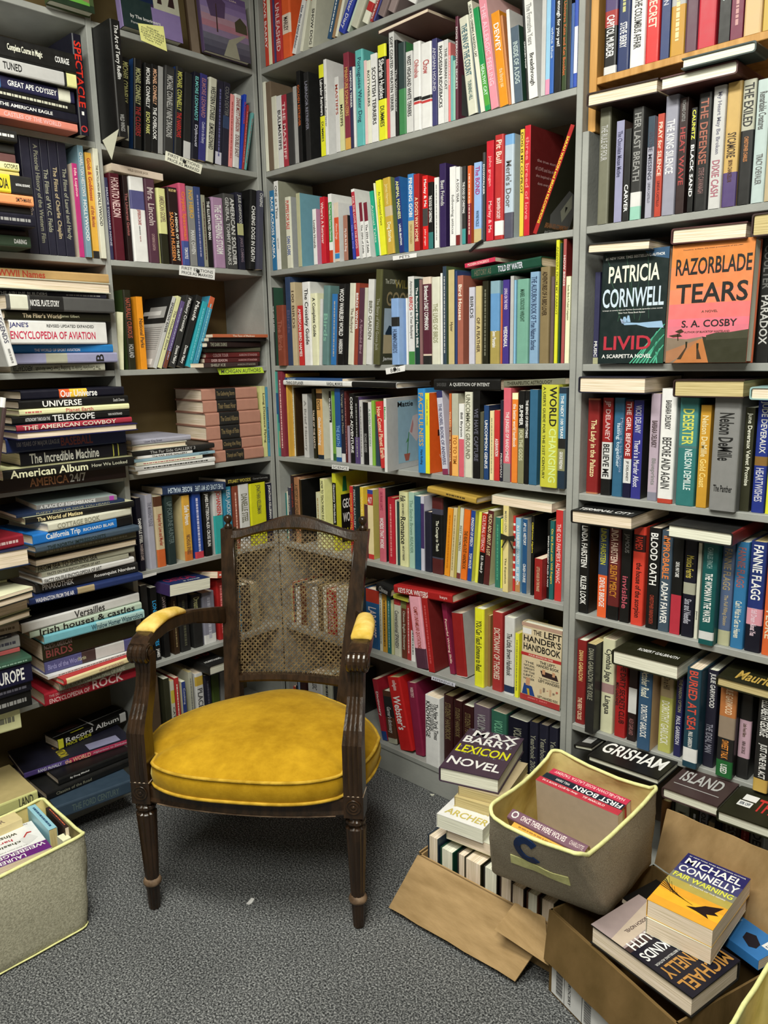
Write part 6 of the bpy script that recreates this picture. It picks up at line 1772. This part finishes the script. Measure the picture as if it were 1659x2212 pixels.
# thrillers heaped in the open box
GT = 'thrillers heaped in the open box'
def place(x, y, z, yd_, zd_, W, H, T, col, art, label, **k):
    Y = Vector((*yd_, 0)).normalized(); Z = UPV.cross(Y)
    if Z.dot(Vector((*zd_, 0))) < 0: raise RuntimeError('handed')
    return make_book(basis(UPV, Y, Z, Vector((x, y, z))), T, W, H, col, k.get('cover'), (), k.get('segs', ()), art, hard=k.get('hard', True), page=k.get('page', 0), label=label, group=GT)
for k in range(5):
    make_book(basis(Vector((.95, -.312, 0)), Vector((-.312, -.95, 0)), UPV, Vector((1.525 + .055 * k, -.22 - .018 * k, .0055))), .048, .2, .185, ('111', '333', '222', '432', '111')[k], hard=True, page=0, label=f'dark hardback upright under the heaped thrillers, {ordinal(k + 1)} from the bin side', group='hardbacks buried in the open box')
A_LAW = [('r', 0, 0, 1, .38, 'bab'), ('r', 0, 0, 1, .16, 'cbb', 1.2), ('p', [(0, .36), (1, .2), (1, .3), (0, .42)], '655', 1.3), ('r', 0, .38, 1, 1, '112', 1.2)]
A_LAW = [('r', 0, .42, 1, 1, '112'), ('r', 0, .0, 1, .42, 'a99'), ('p', [(0, .1), (1, .22), (1, .34), (0, .3)], 'cba', 1.4), ('p', [(0, .34), (1, .36), (1, .42), (0, .42)], '433', 1.4),
    ('t', 'MICHAEL', .5, .9, .9, .13, 'b84', 3), ('t', 'CONNELLY', .5, .73, .92, .13, 'b84', 3), ('t', '#1 NEW YORK TIMES BESTSELLING AUTHOR', .5, .63, .85, .025, 'ccc', 3), ('t', 'TWO KINDS', .5, .52, .9, .1, 'eee', 3), ('t', 'OF TRUTH', .5, .38, .85, .1, 'eee', 3), ('t', 'A BOSCH NOVEL', .5, .24, .5, .035, '544', 3)]
yv = Vector((.99, -.125)); place(1.546, -.326, .206, (-.2, -.98), (1, -.1), .148, .226, .042, '111', A_LAW, 'black and mauve hardback lying under the yellow paperback', page=0)
lyy = [('t', 'DETECTIVE RENEE BALLARD', .5, .55, .8, .06, 'ccc'), ('t', 'CONNELLY', .5, .8, .9, .2, 'dc4')]
place(1.535, -.215, .206, (-.25, -.97), (1, -.1), .11, .18, .012, '111', lyy, 'black paperback lying beside the linen bin in the open box', hard=False)
A_BLU = [('t', 'MICHAEL', .5, .85, .8, .14, '8be'), ('p', [(.2, .3), (.35, .5), (.6, .55), (.7, .4), (.5, .22), (.3, .2)], '112', 2), ('r', .5, .02, .85, .2, 'eee', 2), ('t', '50%', .67, .11, .25, .08, '357', 3)]
place(1.785, -.325, .206, (.31, .95), (-1, 0), .075, .11, .022, '37b', A_BLU, 'blue book with a white sticker at the back of the open box', hard=False)
A_FAIR = [('r', 0, .78, 1, 1, '226'), ('r', 0, .62, 1, .78, '447'), ('r', 0, .5, 1, .62, '887'), ('r', 0, .38, 1, .5, 'ba5'), ('r', 0, .0, 1, .38, 'ea3'), ('r', 0, .12, 1, .26, 'fb3', 1.2),
    ('t', '#1 NEW YORK TIMES BESTSELLING AUTHOR', .5, .955, .9, .02, 'eee', 3), ('t', 'MICHAEL', .5, .86, .88, .12, 'fff', 3), ('t', 'CONNELLY', .5, .71, .92, .12, 'fff', 3), ('t', 'FAIR WARNING', .5, .575, .92, .085, 'ee5', 3), ('t', 'A MASTER OF THE GENRE', .62, .49, .55, .02, 'eee', 3),
    ('p', [(.5, .16), (.62, .2), (.72, .28), (.95, .36), (.88, .24), (.95, .22), (.8, .17), (.86, .12), (.66, .15)], '211', 3),
    *[('p', [(0, .42 - .03 * i), (.01, .43 - .03 * i), (.25 + .08 * i, .26 - .012 * i), (.25 + .08 * i, .255 - .012 * i)], '321', 3) for i in range(5)], *[('p', [(.02 + .08 * i, .48 - .06 * i), (.027 + .08 * i, .48 - .06 * i), (.2 + .04 * i, .25), (.195 + .04 * i, .25)], '321', 3) for i in range(5)]]
place(1.607, -.4235, .2495, (1, .02), (0, 1), .124, .19, .034, 'ddc', [], 'cream paperback lying under the yellow one', hard=False, page=0)
place(1.605, -.42, .2845, (1, .0), (0, 1), .126, .193, .036, 'eb4', A_FAIR, 'yellow and blue paperback with a black bird topping the open box', hard=False, page=0)
# ---------------------------------------------------------------- scraps on the carpet
def scrap(px, py, L, w, ang, col, label):
    p = on(px, py, 2, 0.0); bm = bmesh.new(); box(bm, -L / 2, -w / 2, 0, L / 2, w / 2, .0015)
    bmesh.ops.subdivide_edges(bm, edges=bm.edges[:], cuts=2)
    for v in bm.verts: v.co.z += .002 * (v.co.x / L) ** 2 * 4; v.co.y *= 1 - .5 * abs(v.co.x / L)
    o = obj('paper_scrap', bm, mat(col, .8)); o.location = p; o.rotation_euler = (0, 0, ang); tag(o, label, 'scrap')
scrap(541, 1949, .024, .012, 1.9, 'eee', 'small white paper scrap on the carpet in front of the chair')
scrap(934, 1718, .012, .008, .5, 'ddc', 'tiny cream scrap on the carpet by the bookcase kick board')
bpy.context.view_layer.update()

GE = 'books leaning at the far left edge'
def leaner(px0, py0, px1, py1, plane, T, D, col, segs, label, cover=None, bands=()):
    p, q = on(px0, py0, 0, plane), on(px1, py1, 0, plane); Z = (q - p); H = Z.length; Z.normalize(); A = Vector((-1, 0, 0)); X = A.cross(Z)
    if X.y < 0: X = -X; A = Z.cross(X)
    return make_book(basis(X, A, Z, p), T, D, H, col, cover, bands, segs, hard=True, page=1, label=label, group=GE)
leaner(20, 792, -18, 668, .19, .022, .16, 'ddd', [('LEGENDS', '556', .1, .6, .5), ('..', '888', .7, .95)], 'white book leaning in front of the aviation pile')
leaner(-14, 1060, 6, 880, .285, .01, .16, '433', [], 'brown book leaning at the edge in front of the astronomy pile', cover='443')
leaner(-22, 1090, 3, 858, .235, .012, .16, 'eee', [], 'white page-edged book leaning against the astronomy pile')
